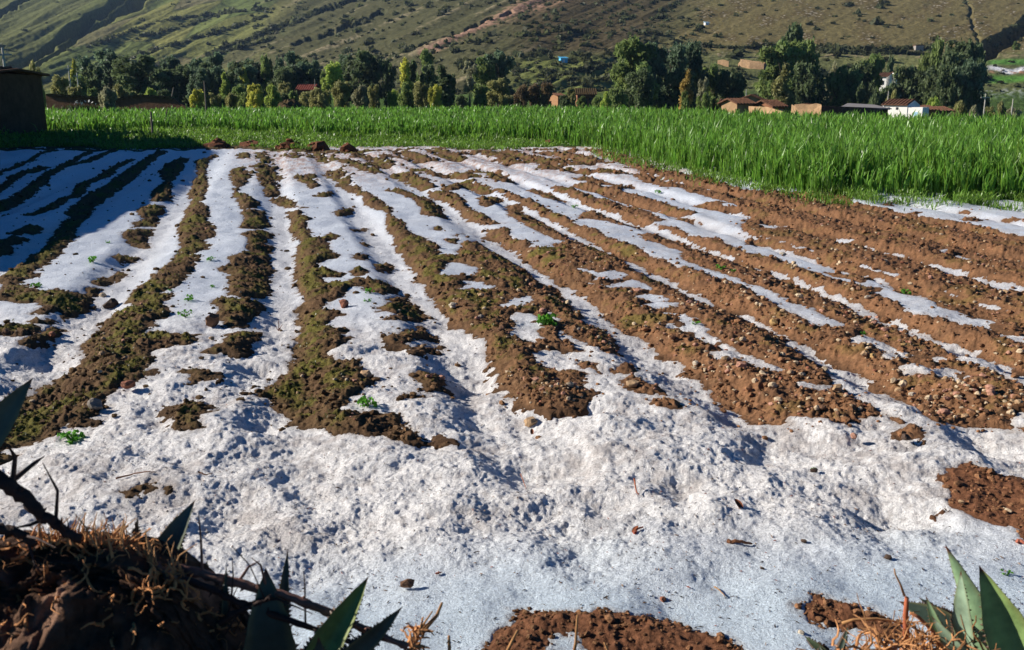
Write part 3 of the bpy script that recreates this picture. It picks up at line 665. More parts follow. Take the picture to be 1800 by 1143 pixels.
# more plants per square metre close by, fewer but broader ones far off
t = r.uniform(size=N0); yy = 15.0 * (98.0 / 15.0) ** t
aa_ = r.uniform(-0.62, 0.70, N0); uu = 900 + 1700 * aa_ * 1.0
xx = aa_ * yy
uu = to_px(xx, yy, 0 * xx)[0]
fr = crop_front(uu); fd = np.interp(uu, crop_far_u, crop_far_d)
wobble = 0.5 * fbm(xx, yy, 1.4, 3, off=9.)
patch = 0.6 * fbm(xx, yy * 0.6, 2.2, 3, off=8.) + 0.75 * fbm(xx, yy * 0.7, 0.55, 2, off=18.)
ok = (yy > fr + wobble) & (yy < fd) & (r.uniform(size=N0) < np.clip(0.20 + 1.1 * patch + 0.10 * (fr + 5 - yy > 0), 0.07, 0.75))
xx = xx[ok]; yy = yy[ok]; patch = patch[ok]
print('crop plants', len(xx))
hh = 0.93 * (1 + 0.28 * patch + 0.10 * r.normal(size=len(xx))) * lerp(0.75, 1.0, ss(0.0, 1.2, yy - fr[ok] - wobble[ok])) * lerp(0.78, 1.0, ss(700, 1150, uu[ok]))
zz = plain_h(xx, yy)
V, q, tt, C = blades(xx, yy, zz, hh, 5, np.maximum(0.029, 0.0011 * yy), 6, (0.145, 0.315, 0.042))
tag(obj('cereal_crop', mesh('cereal_crop', V, q, tt, col=C, mats=(M_crop,))), kind='stuff', label='tall green cereal crop beyond the hail covered field', cat='crop')
# short grass and weeds along the back and right edge of the field
N0 = 150000
vg = r.uniform(224, 300, N0) ; ug = r.uniform(-120, 1900, N0)
xg, yg = on_z(ug, vg, 0.0); xg = xg + r.normal(0, 0.2, N0); yg = yg * (1 + r.normal(0, 0.01, N0))
ug, vg = to_px(xg, yg, 0 * xg)
back = 261 - 4 * np.sin(ug * 0.02) + 7 * fbm(xg, yg * 0.5, 2.0, 3, off=3.)
pg = fbm(xg, yg * 0.5, 1.1, 3, off=13.)
ok1 = (ug < 1120) & (vg < back) & (r.uniform(size=N0) < 0.75 + pg)
cf = np.interp(ug, crop_edge_u, crop_edge_v)
dv = vg - cf
vg2 = np.interp(ug, crop_edge_u, crop_edge_v)
x2, y2 = on_z(r.uniform(1040, 1950, 30000), 300.0, 0.0)
ug2 = r.uniform(1040, 1950, 12000); vgb = np.interp(ug2, crop_edge_u, crop_edge_v) + r.normal(4, 7, 12000)
xb, yb = on_z(ug2, vgb, 0.0)
okb = fbm(xb, yb, 0.8, 3, off=23.) + 0.12 > r.uniform(0, 0.5, 12000)
xg = np.concatenate([xg[ok1], xb[okb]]); yg = np.concatenate([yg[ok1], yb[okb]])
hg = np.abs(r.normal(0.13, 0.06, len(xg))) + 0.03
tallw = ss(0.1, 0.4, fbm(xg, yg, 1.6, 3, off=33.)); hg = hg * (1 + 1.5 * tallw * (to_px(xg, yg, 0*xg)[1] < 252))
zg = sample(xg, yg)
V, q, tt, C = blades(xg, yg, zg, hg, 3, np.maximum(0.012, 0.0009 * yg), 16, (0.16, 0.30, 0.04), spread=0.8, stem=False)
tag(obj('grass_verge', mesh('grass_verge', V, q, tt, col=C, mats=(M_crop,))), kind='stuff', label='short bright grass along the edge of the ploughed field', cat='grass')

# green patches of moss-like seedlings on the beds are too fine to count
N0 = 26000
vm = r.uniform(330, 760, N0) ; um = r.uniform(-60, 1300, N0)
xm, ym = on_z(um, vm, 0.05)
sdm = sample(xm, ym, SDN); mm = fbm(xm, ym, 0.35, 3, off=111.)
ok = (sdm > 0.05) & (r.uniform(size=N0) < 0.15 + 1.5 * mm) & (r.uniform(size=N0) < 1.15 - um / 1500)
xm = xm[ok]; ym = ym[ok]
V, q, tt, C = blades(xm, ym, sample(xm, ym) - 0.004, np.abs(r.normal(0.022, 0.01, len(xm))) + 0.008, 3, np.maximum(0.006, 0.0009 * ym), 26, (0.105, 0.115, 0.022), spread=1.2, stem=False)
tag(obj('moss_tufts', mesh('moss_tufts', V, q, tt, col=C, mats=(M_crop,))), kind='stuff', label='low olive moss growing on the bare ridges', cat='moss')

# ------------------------------------------------------------------ trees
def crown_mesh(name, seed, kind):
    r = np.random.default_rng(seed); L = []; leaf = 0.036
    if kind == 'euc':
        n = 26; hw = 0.32
        for k in range(n):
            z = r.uniform(0.12, 0.90); wz = hw * max(0.25, 1 - (abs(z - 0.52) / 0.52) ** 3) * r.uniform(0.3, 1.0); a = r.uniform(0, 2 * np.pi)
            L.append((wz * math.cos(a), wz * math.sin(a), z, r.uniform(0.055, 0.11), r.uniform(0.06, 0.13)))
        L.append((r.uniform(-.1, .1), r.uniform(-.1, .1), 0.90, 0.10, 0.09)); L.append((0, 0.02, 0.7, 0.13, 0.16)); L.append((0, 0, 0.4, 0.15, 0.16)); N = 3900
    elif kind == 'slim':
        for k in range(13):
            z = 0.12 + 0.80 * k / 12; a = r.uniform(0, 6.3); o = 0.035
            wz = 0.105 * (1 - ((z - 0.42) / 0.62) ** 2)
            L.append((o * math.cos(a), o * math.sin(a), z, max(wz, 0.03) * r.uniform(0.7, 1.2), 0.085))
        N = 3600; leaf = 0.030
    elif kind == 'round':
        for k in range(18):
            z = r.uniform(0.22, 0.86); wz = 0.42 * (1 - ((z - 0.45) / 0.55) ** 2) ** 0.5 * r.uniform(0.3, 0.95); a = r.uniform(0, 6.3)
            L.append((wz * math.cos(a), wz * math.sin(a), z, r.uniform(0.10, 0.19), r.uniform(0.10, 0.17)))
        L.append((0, 0, 0.5, 0.24, 0.24)); N = 4800; leaf = 0.042
    elif kind == 'bush':
        for k in range(22):
            z = r.uniform(0.08, 0.80); wz = 0.62 * (1 - z ** 2) ** 0.5 * r.uniform(0.2, 0.95); a = r.uniform(0, 6.3)
            L.append((wz * math.cos(a), wz * math.sin(a), z, r.uniform(0.12, 0.24), r.uniform(0.12, 0.22)))
        N = 4600; leaf = 0.055
    elif kind == 'thin':
        for k in range(15):
            z = r.uniform(0.35, 0.95); wz = 0.26 * r.uniform(0.1, 1.0) * (1.1 - abs(z - 0.6)); a = r.uniform(0, 6.3)
            L.append((wz * math.cos(a), wz * math.sin(a), z, r.uniform(0.05, 0.10), r.uniform(0.05, 0.11)))
        N = 1700; leaf = 0.034
    L = np.array(L); vol = L[:, 3] ** 1.6; k = r.choice(len(L), N, p=vol / vol.sum())
    d = r.normal(size=(N, 3)); d /= np.linalg.norm(d, axis=1)[:, None]
    rad = r.uniform(0.35, 1.08, N) ** 0.6
    C = L[k, :3] + d * rad[:, None] * np.stack([L[k, 3], L[k, 3], L[k, 4]], 1) + r.normal(0, 0.012, (N, 3))
    C[:, 2] = np.maximum(C[:, 2], 0.02)
    V, q = leaf_faces(C, np.full(N, leaf), seed + 50, asp=1.9)
    lob = r.uniform(0.75, 1.25, len(L))[k] * r.uniform(0.7, 1.3, N)
    warm = (r.uniform(0, 1, len(L))[k] ** 2)[:, None]
    return V, q, np.repeat(lob, 4), np.repeat(warm, 4, 0)
def trunk_mesh(name, kind, seed):
    r = np.random.default_rng(seed); b = MB(); m = {'bush': 4, 'thin': 5}.get(kind, 2)
    top = {'euc': 0.85, 'slim': 0.8, 'round': 0.6, 'bush': 0.4, 'thin': 0.9}[kind]
    for k in range(m):
        a = r.uniform(0, 6.3); o = {'bush': 0.3, 'thin': 0.16}.get(kind, 0.05)
        t = np.linspace(0, 1, 6)[:, None]
        p = np.array([[0.01 * k, 0, -0.02]]) + t * np.array([[o * math.cos(a), o * math.sin(a), top * r.uniform(0.8, 1)]]) + r.normal(0, 0.008, (6, 3)) * t
        b.tube(p, np.linspace(0.018 if kind != 'round' else 0.03, 0.004, 6), 5)
    if kind in ('euc', 'round'):
        for k in range(6):
            z = r.uniform(0.25, 0.6); a = r.uniform(0, 6.3)
            b.tube([(0, 0, z), (0.1 * math.cos(a), 0.1 * math.sin(a), z + 0.1), (0.2 * math.cos(a), 0.2 * math.sin(a), z + 0.22)], [0.01, 0.007, 0.003], 4)
    return b.mesh(name, M_bark)
PROTO = {}
COLS = {'dark': (0.046, 0.062, 0.028), 'bluish': (0.048, 0.070, 0.040), 'mid': (0.070, 0.095, 0.030), 'yellow': (0.185, 0.185, 0.035), 'olive': (0.105, 0.105, 0.042),
        'grey': (0.115, 0.115, 0.070), 'lime': (0.125, 0.160, 0.035), 'rust': (0.16, 0.115, 0.035), 'brown': (0.075, 0.055, 0.032)}
def proto(kind, shade, var):
    key = (kind, shade, var)
    if key not in PROTO:
        sd = {'euc': 100, 'slim': 200, 'round': 300, 'bush': 400, 'thin': 500}[kind] + var * 7
        V, q, lob, warm = crown_mesh('crown', sd, kind)
        c = np.array(COLS[shade])[None] * 2.7 * lob[:, None]
        c = c + warm * np.array([0.035, 0.025, 0.0]) * (0.4 if shade in ('dark', 'bluish') else 1)
        PROTO[key] = (mesh('crown', V, q, col=c, mats=(M_leaf,)), trunk_mesh('trunk', kind, sd + 3))
    return PROTO[key]
NAT_W = {'euc': 0.60, 'slim': 0.24, 'round': 0.98, 'bush': 1.5, 'thin': 0.6}
NAMES = {'euc': 'eucalyptus_tree', 'slim': 'poplar_tree', 'round': 'willow_tree', 'bush': 'bush', 'thin': 'bare_tree'}
tr = np.random.default_rng(77); _tc = {}
def tree(u, vt, wpx, d, kind, shade, label, group=None, cat=None, base=None):
    p = at_d(u, vt, d); x, y = float(p[0]), float(p[1]); z0 = land(x, y)
    if base is not None: z0 = float(at_d(u, base, d)[2])
    h = max(float(p[2]) - z0, 0.8); w = wpx / F_PX * d * 1.03
    _tc[(kind, shade)] = _tc.get((kind, shade), 0) + 1
    cm, tm = proto(kind, shade, _tc[(kind, shade)] % 4)
    e = empty(NAMES[kind], (x, y, z0), float(tr.uniform(0, 6.28)))
    tag(e, label, cat or ('bush' if kind == 'bush' else 'tree'), group)
    s = w / NAT_W[kind] * (1.30 if kind == 'euc' else 1.0)
    for nm, me in (('trunk', tm), ('crown', cm)):
        o = bpy.data.objects.new(nm, me); COL.objects.link(o); o.parent = e; o.scale = (s, s, h)
    return e
GA = ('dark eucalyptus crowded in the grove behind the long adobe wall', 'eucalyptus grove behind the long adobe wall')
GB = ('dark eucalyptus crowded in the grove above the rusty red roof', 'eucalyptus grove above the red roof')
GC = ('olive green bush crowded in the hedge behind the crop below the left grove', 'bushes between the left grove and the crop')
GD_ = ('bare brown shrub in the thorny row left of the small orange hut', 'brown thorn trees beside the orange hut')
GE = ('dark bushy tree in the dense stand right of the upper white house', 'dense dark stand beside the upper white house')
GF = ('leafy green tree in the thicket between the ruin and the adobe village', 'thicket between ruin and village')
GH = ('olive bush on the scrubby bank right of the white farmhouse', 'bushes right of the white farmhouse')
T = [
 (60,101,24,80,'round','olive','olive tree rising over the roof of the dark adobe house'),
 (127,104,13,165,'slim','yellow','pale yellow poplar nearest the dark adobe house'),
 (148,97,30,170,'euc','bluish',*GA),(186,87,40,175,'euc','bluish','tallest bluish eucalyptus at the left end of the grove, behind the pale poplar'),
 (165,112,30,168,'euc','dark',*GA),(212,104,26,172,'euc','dark',*GA),
 (240,94,62,140,'euc','dark','broad dark eucalyptus with brownish top standing above the grey bush by the wall'),
 (268,104,24,165,'euc','bluish',*GA),(297,99,26,175,'euc','bluish',*GA),(284,122,30,160,'euc','dark',*GA),(318,113,32,165,'euc','dark',*GA),
 (345,102,32,172,'euc','bluish',*GA),(381,92,24,178,'euc','bluish','slender tall eucalyptus above the leaning pole in the grove'),(366,110,28,168,'euc','dark',*GA),
 (394,128,16,150,'slim','lime',"lime green poplar in front of the grove's dark right half"),(429,118,15,150,'slim','yellow','yellow green poplar with a narrow crown between two dark trees'),
 (408,124,34,156,'round','dark','round dark green tree between the lime and the yellow poplars'),(415,108,30,175,'euc','bluish',*GA),(440,104,26,176,'euc','bluish',*GA),
 (138,128,34,150,'round','mid',*GA),(105,132,34,112,'round','olive','rounded olive tree right beside the corner of the dark adobe house'),(133,147,40,108,'bush','olive','dark olive bush behind the left end of the adobe wall'),
 (162,150,26,110,'bush','mid',"green bush above the adobe wall's left half"),(186,147,36,88,'bush','grey','grey green bush growing in front of the adobe wall'),(212,146,40,104,'bush','olive','olive bush just behind the adobe wall, beside the grey green one'),
 (236,158,32,104,'bush','olive','low olive bush peeping over the adobe wall'),(262,150,28,104,'bush','lime','bright green bush over the right end of the adobe wall'),(288,154,34,106,'bush','dark','dark bush behind the right end of the adobe wall'),
 (345,152,34,104,'bush','yellow','yellow leaved bush beside the telegraph pole'),(376,160,36,104,'bush','olive',*GC),(405,160,26,106,'bush','olive',*GC),(418,148,30,112,'round','mid','rounded green tree left of the large yellow bushes'),
 (446,146,44,103,'bush','yellow','large yellow green bush left of the brown heap'),(480,147,36,106,'bush','lime','lime green bush behind the brown heap'),(500,143,40,112,'bush','olive',*GC),
 (536,159,46,125,'bush','olive','olive bush hiding the lower half of the red roofed house'),(992,166,26,140,'bush','dark','dark bush leaning on the right side of the small orange hut'),(1022,168,22,145,'bush','mid','small bush before the left end of the dark roofed red house'),
 (463,96,18,168,'euc','mid',*GB),(474,102,18,172,'euc','dark',*GB),(492,100,20,170,'euc','bluish',*GB),(512,91,30,176,'euc','bluish','tallest tree of the grove above the red roof'),(533,104,24,168,'euc','dark',*GB),(552,104,20,172,'euc','bluish',*GB),(500,116,36,160,'euc','dark',*GB),(540,120,30,162,'euc','dark',*GB),
 (589,108,30,132,'euc','lime','yellow green tree with drooping crown right of the red roof'),(572,122,22,140,'round','mid','mid green tree directly right of the red roof'),
 (610,96,26,172,'euc','bluish','bluish eucalyptus between the drooping tree and the big dark one'),(633,87,46,168,'euc','dark','biggest dark eucalyptus in the middle of the tree line'),(656,98,30,170,'euc','dark','dark eucalyptus touching the right side of the biggest one'),(677,104,24,166,'euc','dark','dark columnar eucalyptus ending the middle clump on the right'),
 (565,150,50,108,'bush','olive','wide olive bush at the crop edge right of the brown heap'),(600,142,40,112,'round','olive','olive tree at the crop edge below the drooping tree'),(632,148,36,116,'bush','grey','greyish bush with bare branches below the biggest dark tree'),(655,143,30,118,'round','olive','olive tree right of the greyish bush'),(690,155,22,118,'round','lime','small lime green tree left of the yellow poplar'),
 (711,100,19,150,'slim','yellow','golden yellow poplar in the middle of the tree line'),(726,106,20,152,'euc','dark','dark tree squeezed beside the golden poplar'),(748,87,28,158,'euc','mid','tall mottled eucalyptus right of the golden poplar'),(756,112,24,150,'euc','dark','dark lower tree below the mottled eucalyptus'),
 (712,140,34,125,'bush','mid','green bush below the golden poplar'),(742,140,36,122,'round','olive','olive tree below the mottled eucalyptus'),(765,146,27,112,'round','yellow','rounded yellow green tree standing alone at the crop edge'),(780,115,30,122,'slim','dark','dark column shaped tree behind the rounded yellow one'),(790,130,18,128,'euc','dark','dark tree on the right of the column shaped one'),
 (825,108,26,150,'thin','grey','sparse grey tree with a white trunk left of the twin eucalyptus'),(850,98,34,165,'euc','mid','left one of the twin eucalyptus right of the sparse grey tree'),(876,89,40,168,'euc','bluish','taller right one of the twin eucalyptus'),
 (845,142,32,128,'round','mid','rounded tree below the left twin eucalyptus'),(874,138,44,130,'round','olive','rounded olive tree below the right twin eucalyptus'),(812,165,34,125,'bush','dark','dark low bush at the crop edge below the sparse grey tree'),(892,164,30,128,'bush','olive','olive bush left of the thorny brown row'),
 (915,146,30,135,'round','brown',*GD_),(937,147,28,136,'round','brown',*GD_),(960,144,28,135,'round','brown',*GD_),(1005,153,24,140,'bush','olive','olive bush just right of the small orange hut'),(1048,166,26,138,'bush','mid','low green bush in front of the dark roofed red house'),
 (1066,158,26,135,'bush','lime','lime tinted bush right of the dark roofed red house'),(1086,150,42,132,'bush','mid','large round bush at the foot of the big eucalyptus'),
 (1120,66,56,150,'euc','mid','big eucalyptus with a pointed left top in the centre right'),(1148,76,40,152,'euc','bluish','open crowned eucalyptus right behind the pointed one'),(1124,122,58,140,'round','dark','dark wide tree under the big pointed eucalyptus'),
 (1184,76,48,156,'euc','bluish','tall eucalyptus with a bare pink trunk'),(1214,73,36,160,'euc','bluish','right neighbour of the eucalyptus with the bare trunk'),(1196,118,34,150,'euc','dark','dark lower tree between the bare trunk and the rusty one'),
 (1208,122,20,112,'slim','rust','small tree with rust coloured top left of the village'),(1230,111,28,160,'round','mid','light green tree on a thin trunk left of the ruin'),(1254,112,30,162,'euc','mid','green eucalyptus directly below the left end of the ruin'),(1290,122,56,158,'round','dark','wide dark tree below the terracotta ruin'),
 (1205,158,20,88,'bush','mid','bushy sapling at the crop edge left of the village'),(1236,160,32,95,'bush','mid',*GF),(1256,166,26,100,'bush','mid',*GF),(1240,140,24,120,'thin','grey',*GF),
 (1398,42,44,190,'euc','dark','dark topped eucalyptus tallest of the clump above the adobe enclosure'),(1382,72,62,165,'euc','mid','widest green eucalyptus of the clump above the adobe enclosure'),(1425,66,40,168,'euc','mid','right hand green eucalyptus of the clump above the adobe enclosure'),(1378,112,30,140,'slim','olive','slim olive tree in front of the clump above the adobe enclosure'),(1420,108,44,160,'euc','dark','dark lower tree in the clump above the adobe enclosure'),(1352,118,26,165,'euc','mid','green tree on the left flank of the big clump'),
 (1463,101,27,175,'round','grey','round grey tree right of the big clump, on the pale meadow'),(1484,116,42,165,'euc','mid','bright eucalyptus above the dark walled yard'),(1510,112,44,170,'euc','dark','darker eucalyptus behind the bright one above the dark walled yard'),(1538,96,36,178,'euc','mid','sunlit eucalyptus left of the upper white house'),(1530,130,44,160,'round','dark','dark tree in front of the upper white house on its left'),
 (1568,97,14,215,'euc','dark','slim lone dark tree rising behind the upper white house'),(1598,116,40,165,'euc','dark','dark eucalyptus right in front of the upper white house'),
 (1645,66,34,180,'euc','mid','pale topped eucalyptus on the left of the dense dark stand'),(1672,88,50,168,'euc','dark',*GE),(1690,72,44,176,'euc','dark',*GE),(1716,74,40,176,'euc','dark',*GE),(1722,104,34,165,'euc','dark',*GE),(1655,112,44,160,'euc','dark',*GE),(1690,118,60,158,'round','dark',*GE),
 (1562,146,40,160,'round','dark','dark round tree hiding the lower half of the upper white house'),(1540,158,34,150,'bush','dark','dark bush below the upper white house'),
 (1570,153,34,130,'bush','olive','olive bush behind the white farmhouse roof'),(1602,163,28,128,'bush','mid','green bush right behind the white farmhouse'),(1640,164,40,126,'bush','lime','lime green bush behind the low tiled sheds'),
 (1690,172,32,120,'bush','olive',*GH),(1712,182,26,118,'bush','grey',*GH),(1742,182,30,118,'bush','olive',*GH),(1786,184,34,115,'bush','grey',*GH),(1765,176,30,125,'bush','olive',*GH),
 (1788,72,16,330,'bush','mid','small bright bush on the shaded ravine edge above the green plots'),
]
fr_ = np.random.default_rng(99)
for (ua, ub, va, vb, n_, g_) in ((150, 455, 104, 132, 16, GA), (455, 560, 104, 126, 7, GB), (1640, 1725, 96, 125, 5, GE), (1225, 1262, 150, 165, 3, GF)):
    for k in range(n_):
        T.append((float(fr_.uniform(ua, ub)), float(fr_.uniform(va, vb)), float(fr_.uniform(26, 40)), float(fr_.uniform(150, 180)), 'euc' if k % 3 else 'round', ['dark', 'bluish', 'dark'][k % 3]) + g_)
for k in range(14):
    T.append((float(fr_.uniform(350, 520)), float(fr_.uniform(156, 168)), float(fr_.uniform(26, 38)), float(fr_.uniform(104, 118)), 'bush', ['olive', 'mid', 'dark'][k % 3]) + GC)
for a in T:
    u_, vt, w_, d_, kd, shd, lab = a[:7]
    tree(u_, vt, w_, d_, kd, shd, lab, a[7] if len(a) > 7 else None, base=66 if False else None) if u_ != 1788 else tree(u_, vt, w_, d_, kd, shd, lab, base=88)

# ------------------------------------------------------------------ buildings
def wall_box(a, b, mt, name, parent): m = MB(); m.box(a, b); return obj(name, m.mesh(name, mt), parent)
def gable_roof(x0, x1, y0, y1, z, rise, th, mt, parent, over=0.3, name='roof'):
    m = MB(); ym = (y0 + y1) / 2; y0 -= over; y1 += over; x0 -= over; x1 += over
    z0 = z - rise * over / (ym - y0 - over + 1e-6) * 0.5
    for ya, yb in ((y0, ym), (y1, ym)):
        m.hexa([(x0, ya, z0), (x1, ya, z0), (x1, yb, z + rise), (x0, yb, z + rise), (x0, ya, z0 + th), (x1, ya, z0 + th), (x1, yb, z + rise + th), (x0, yb, z + rise + th)])
    # courses of round tiles
    nx = int((x1 - x0) / 0.35)
    for k in range(nx + 1):
        xx_ = x0 + 0.1 + (x1 - x0 - 0.2) * k / nx
        m.tube([(xx_, y0, z0 + th), (xx_, ym, z + rise + th)], 0.07, 5); m.tube([(xx_, y1, z0 + th), (xx_, ym, z + rise + th)], 0.07, 5)
    return obj(name, m.mesh(name, mt), parent)
def gable_wall(x0, x1, y0, y1, z, rise, mt, parent, name='wall'):
    m = MB(); ym = (y0 + y1) / 2
    m.add([(x0,y0,-1.5),(x1,y0,-1.5),(x1,y1,-1.5),(x0,y1,-1.5),(x0,y0,z),(x1,y0,z),(x1,y1,z),(x0,y1,z),(x0,ym,z+rise),(x1,ym,z+rise)],
          q=[(0,1,5,4),(2,3,7,6),(1,2,6,5),(3,0,4,7)], t=[(5,6,9),(7,4,8)])
    return obj(name, m.mesh(name, mt), parent)
def slab(p, th, mt, name, parent):       # tilted quad plate
    p = np.asarray(p, float); m = MB(); m.hexa(list(p) + list(p + np.array([0, 0, th]))); return obj(name, m.mesh(name, mt), parent)
def house(u0, u1, vt, d, label, depth=4.0, wall=M_adobe2, roof=M_tile, rise=0.9, rz=0.0, cat='house', nm='house', eave=None, wins=(), doors=(), gp=None):
    p0 = at_d(u0, vt, d); p1 = at_d(u1, vt, d); w = float(p1[0] - p0[0]); xm_ = float(p0[0] + p1[0]) / 2
    z0 = land(xm_, d); H = float(p0[2]) - z0 - rise
    e = tag(empty(nm, (xm_, d + depth / 2, z0), rz), label, cat, gp)
    gable_wall(-w / 2, w / 2, -depth / 2, depth / 2, H, rise, wall, e)
    gable_roof(-w / 2, w / 2, -depth / 2, depth / 2, H, rise, 0.08, roof, e)
    for (fx, z, ww, hh_) in wins: wall_box((fx * w - ww / 2, -depth / 2 - 0.03, H - z), (fx * w + ww / 2, -depth / 2 + 0.1, H - z + hh_), M_glass, 'window', e)
    for (fx, ww, hh_, mt_) in doors: wall_box((fx * w - ww / 2, -depth / 2 - 0.04, -0.5), (fx * w + ww / 2, -depth / 2 + 0.1, hh_), mt_, 'door', e)
    return e
# the adobe house cut by the left edge of the picture
AX1 = -25.2; AX0 = AX1 - 9.0; AY = 47.5
ah = tag(empty('adobe_house', (AX1, AY, 0)), 'dark brown adobe house with a sagging tiled roof beside the crop', 'house')
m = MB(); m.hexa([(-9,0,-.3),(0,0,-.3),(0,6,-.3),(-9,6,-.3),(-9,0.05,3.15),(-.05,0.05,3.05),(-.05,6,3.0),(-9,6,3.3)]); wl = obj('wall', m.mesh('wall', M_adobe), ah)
m = MB()
for k in range(22):
    xa = -9.4 + 9.75 * k / 22; xb = xa + 9.75 / 22 - 0.02; jz = 0.05 * math.sin(k * 2.1) + 0.03 * math.sin(k * 5.3); zt = 3.45 - 0.10 * max(0, k - 8) / 6
    m.hexa([(xa,-.35,3.0+jz),(xb,-.35,3.0+jz),(xb,3.0,zt+jz),(xa,3.0,zt+jz),(xa,-.35,3.10+jz),(xb,-.35,3.10+jz),(xb,3.0,zt+.1+jz),(xa,3.0,zt+.1+jz)])
    m.tube([(xa,-.38,3.13+jz),(xa,3.0,zt+.13+jz)], 0.09, 5)
    m.hexa([(xa,3.0,zt+jz),(xb,3.0,zt+jz),(xb,6.3,3.0+jz),(xa,6.3,3.0+jz),(xa,3.0,zt+.1+jz),(xb,3.0,zt+.1+jz),(xb,6.3,3.1+jz),(xa,6.3,3.1+jz)])
obj('roof', m.mesh('roof', M_tile), ah)
wall_box((-.1,.12,-.2),(.04,.75,1.75), M_wood, 'door', ah)
# unseen at left: trees, bushes, and a wall added to shade the hail
def off_tree(x, y, h, w, kind, shade, label):
    e = empty(NAMES[kind], (x, y, 0), 1.0); tag(e, label, 'tree'); cm, tm = proto(kind, shade, 1)
    for nm_, me_ in (('trunk', tm), ('crown', cm)):
        o = obj(nm_, me_, e); s_1 = w / NAT_W[kind]; o.scale = (s_1, s_1, h)
sh = tag(empty('adobe_wall', (0, 0, 0)), 'unseen high adobe wall added left of the field to shade the hail', 'wall')
wp = [(-9.7, 12.6, 1.65), (-11.2, 15.5, 2.2), (-13.4, 20.5, 2.9), (-15.9, 26, 3.6), (-18.6, 31.5, 4.2), (-21.4, 37.5, 4.9), (-26.2, 47.2, 5.4)]
m = MB(); m2 = MB()
for p, q_ in zip(wp[:-1], wp[1:]):
    m.hexa([(p[0]-.35,p[1],-.3),(p[0],p[1],-.3),(q_[0],q_[1],-.3),(q_[0]-.35,q_[1],-.3),(p[0]-.35,p[1],p[2]),(p[0],p[1],p[2]),(q_[0],q_[1],q_[2]),(q_[0]-.35,q_[1],q_[2])])
    m2.hexa([(p[0]-.45,p[1]+.02,p[2]+.01),(p[0]+.1,p[1]+.02,p[2]+.01),(q_[0]+.1,q_[1]-.02,q_[2]+.01),(q_[0]-.45,q_[1]-.02,q_[2]+.01),(p[0]-.4,p[1]+.02,p[2]+.14),(p[0]+.05,p[1]+.02,p[2]+.14),(q_[0]+.05,q_[1]-.02,q_[2]+.14),(q_[0]-.4,q_[1]-.02,q_[2]+.14)])
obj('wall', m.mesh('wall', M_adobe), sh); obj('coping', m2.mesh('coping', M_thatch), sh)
off_tree(-15.0, 20.5, 3.3, 2.6, 'bush', 'olive', 'olive bush behind the middle of the added wall'); off_tree(-24.0, 36, 5.2, 4.0, 'round', 'mid', 'green tree between the added wall and the dark adobe house')
off_tree(-11.2, 12.6, 2.2, 2.0, 'bush', 'olive', 'olive bush at the near end of the added wall')
# long adobe wall behind the crop, stepped top with weeds and thatch
lw = tag(empty('adobe_wall', (0, 0, 0)), 'long dark adobe wall with uneven top behind the left part of the crop', 'wall')
pu = [80,120,160,168,200,215,240,290,306,318,334]; pv = [166,169,171,172,176,172,168,171,174,183,190]
m = MB()
for k in range(len(pu) - 1):
    a_ = at_d(pu[k], pv[k], 96 - 0.02 * (pu[k] - 80)); b_ = at_d(pu[k + 1], pv[k + 1], 96 - 0.02 * (pu[k + 1] - 80))
    m.hexa([(a_[0],a_[1],-2),(b_[0],b_[1],-2),(b_[0],b_[1]+.5,-2),(a_[0],a_[1]+.5,-2),(a_[0],a_[1],a_[2]),(b_[0],b_[1],b_[2]),(b_[0],b_[1]+.5,b_[2]),(a_[0],a_[1]+.5,a_[2])])
obj('wall', m.mesh('wall', M_adobe), lw)
m = MB()
for k in range(60):
    uu_ = 84 + 220 * k / 60; vv_ = np.interp(uu_, pu, pv); a_ = at_d(uu_, vv_, 96 - 0.02 * (uu_ - 80)); m.box((a_[0]-.12, a_[1]-.15, a_[2]-.12 - .05*math.sin(k*3)), (a_[0]+.10, a_[1]+.6, a_[2]+.06+.06*math.sin(k*2.3)))
obj('coping', m.mesh('coping', M_thatch), lw)
# rounded brown heap at the crop edge
hp = at_d(510, 190, 99); r_ = np.random.default_rng(2)
g1, g2 = np.meshgrid(np.linspace(0, 1, 14), np.linspace(0, 2 * np.pi, 25)[:-1], indexing='ij')
rad_ = 1.55 * np.sin(g1 * np.pi / 2) ** 0.9 * (1 + 0.08 * r_.normal(size=g1.shape)); zz_ = 2.35 * np.cos(g1 * np.pi / 2) ** 0.8 * (1 + 0.03 * r_.normal(size=g1.shape))
V = np.stack([rad_ * np.cos(g2) * 1.05, rad_ * np.sin(g2), zz_], -1).reshape(-1, 3); ii = np.arange(14 * 24).reshape(14, 24); jj = np.roll(ii, -1, 1)
tag(obj('straw_heap', mesh('straw_heap', V, np.stack([ii[:-1], ii[1:], jj[1:], jj[:-1]], -1).reshape(-1, 4), mats=(M_thatch,)), loc=(hp[0], 99, -1.0 + land(hp[0], 99) * 0)), 'rounded dark brown straw heap at the far edge of the crop', 'heap')
house(522, 549, 149, 150, 'low house with a rusty red roof half hidden by the grove', roof=mat('rust_roof', (0.30, 0.07, 0.035), rough=0.8, vary=0.3, vscale=3), wall=M_adobe, rise=0.8, depth=5)
house(972, 985, 165, 158, 'small orange adobe hut at the crop edge in the middle', wall=mat('adobe_orange', (0.34, 0.18, 0.09), rough=0.95, vary=0.2), depth=3.5, rise=0.35, doors=((0.1, 0.7, 1.8, M_glass),), rz=R(25))
house(1015, 1047, 156, 170, 'reddish adobe house with a dark sagging tile roof in the middle', wall=M_adobe3, roof=M_thatch, depth=5, rise=1.0, doors=((-0.1, 0.9, 2.0, M_glass),), wins=((0.25, 1.1, 0.6, 0.5),))
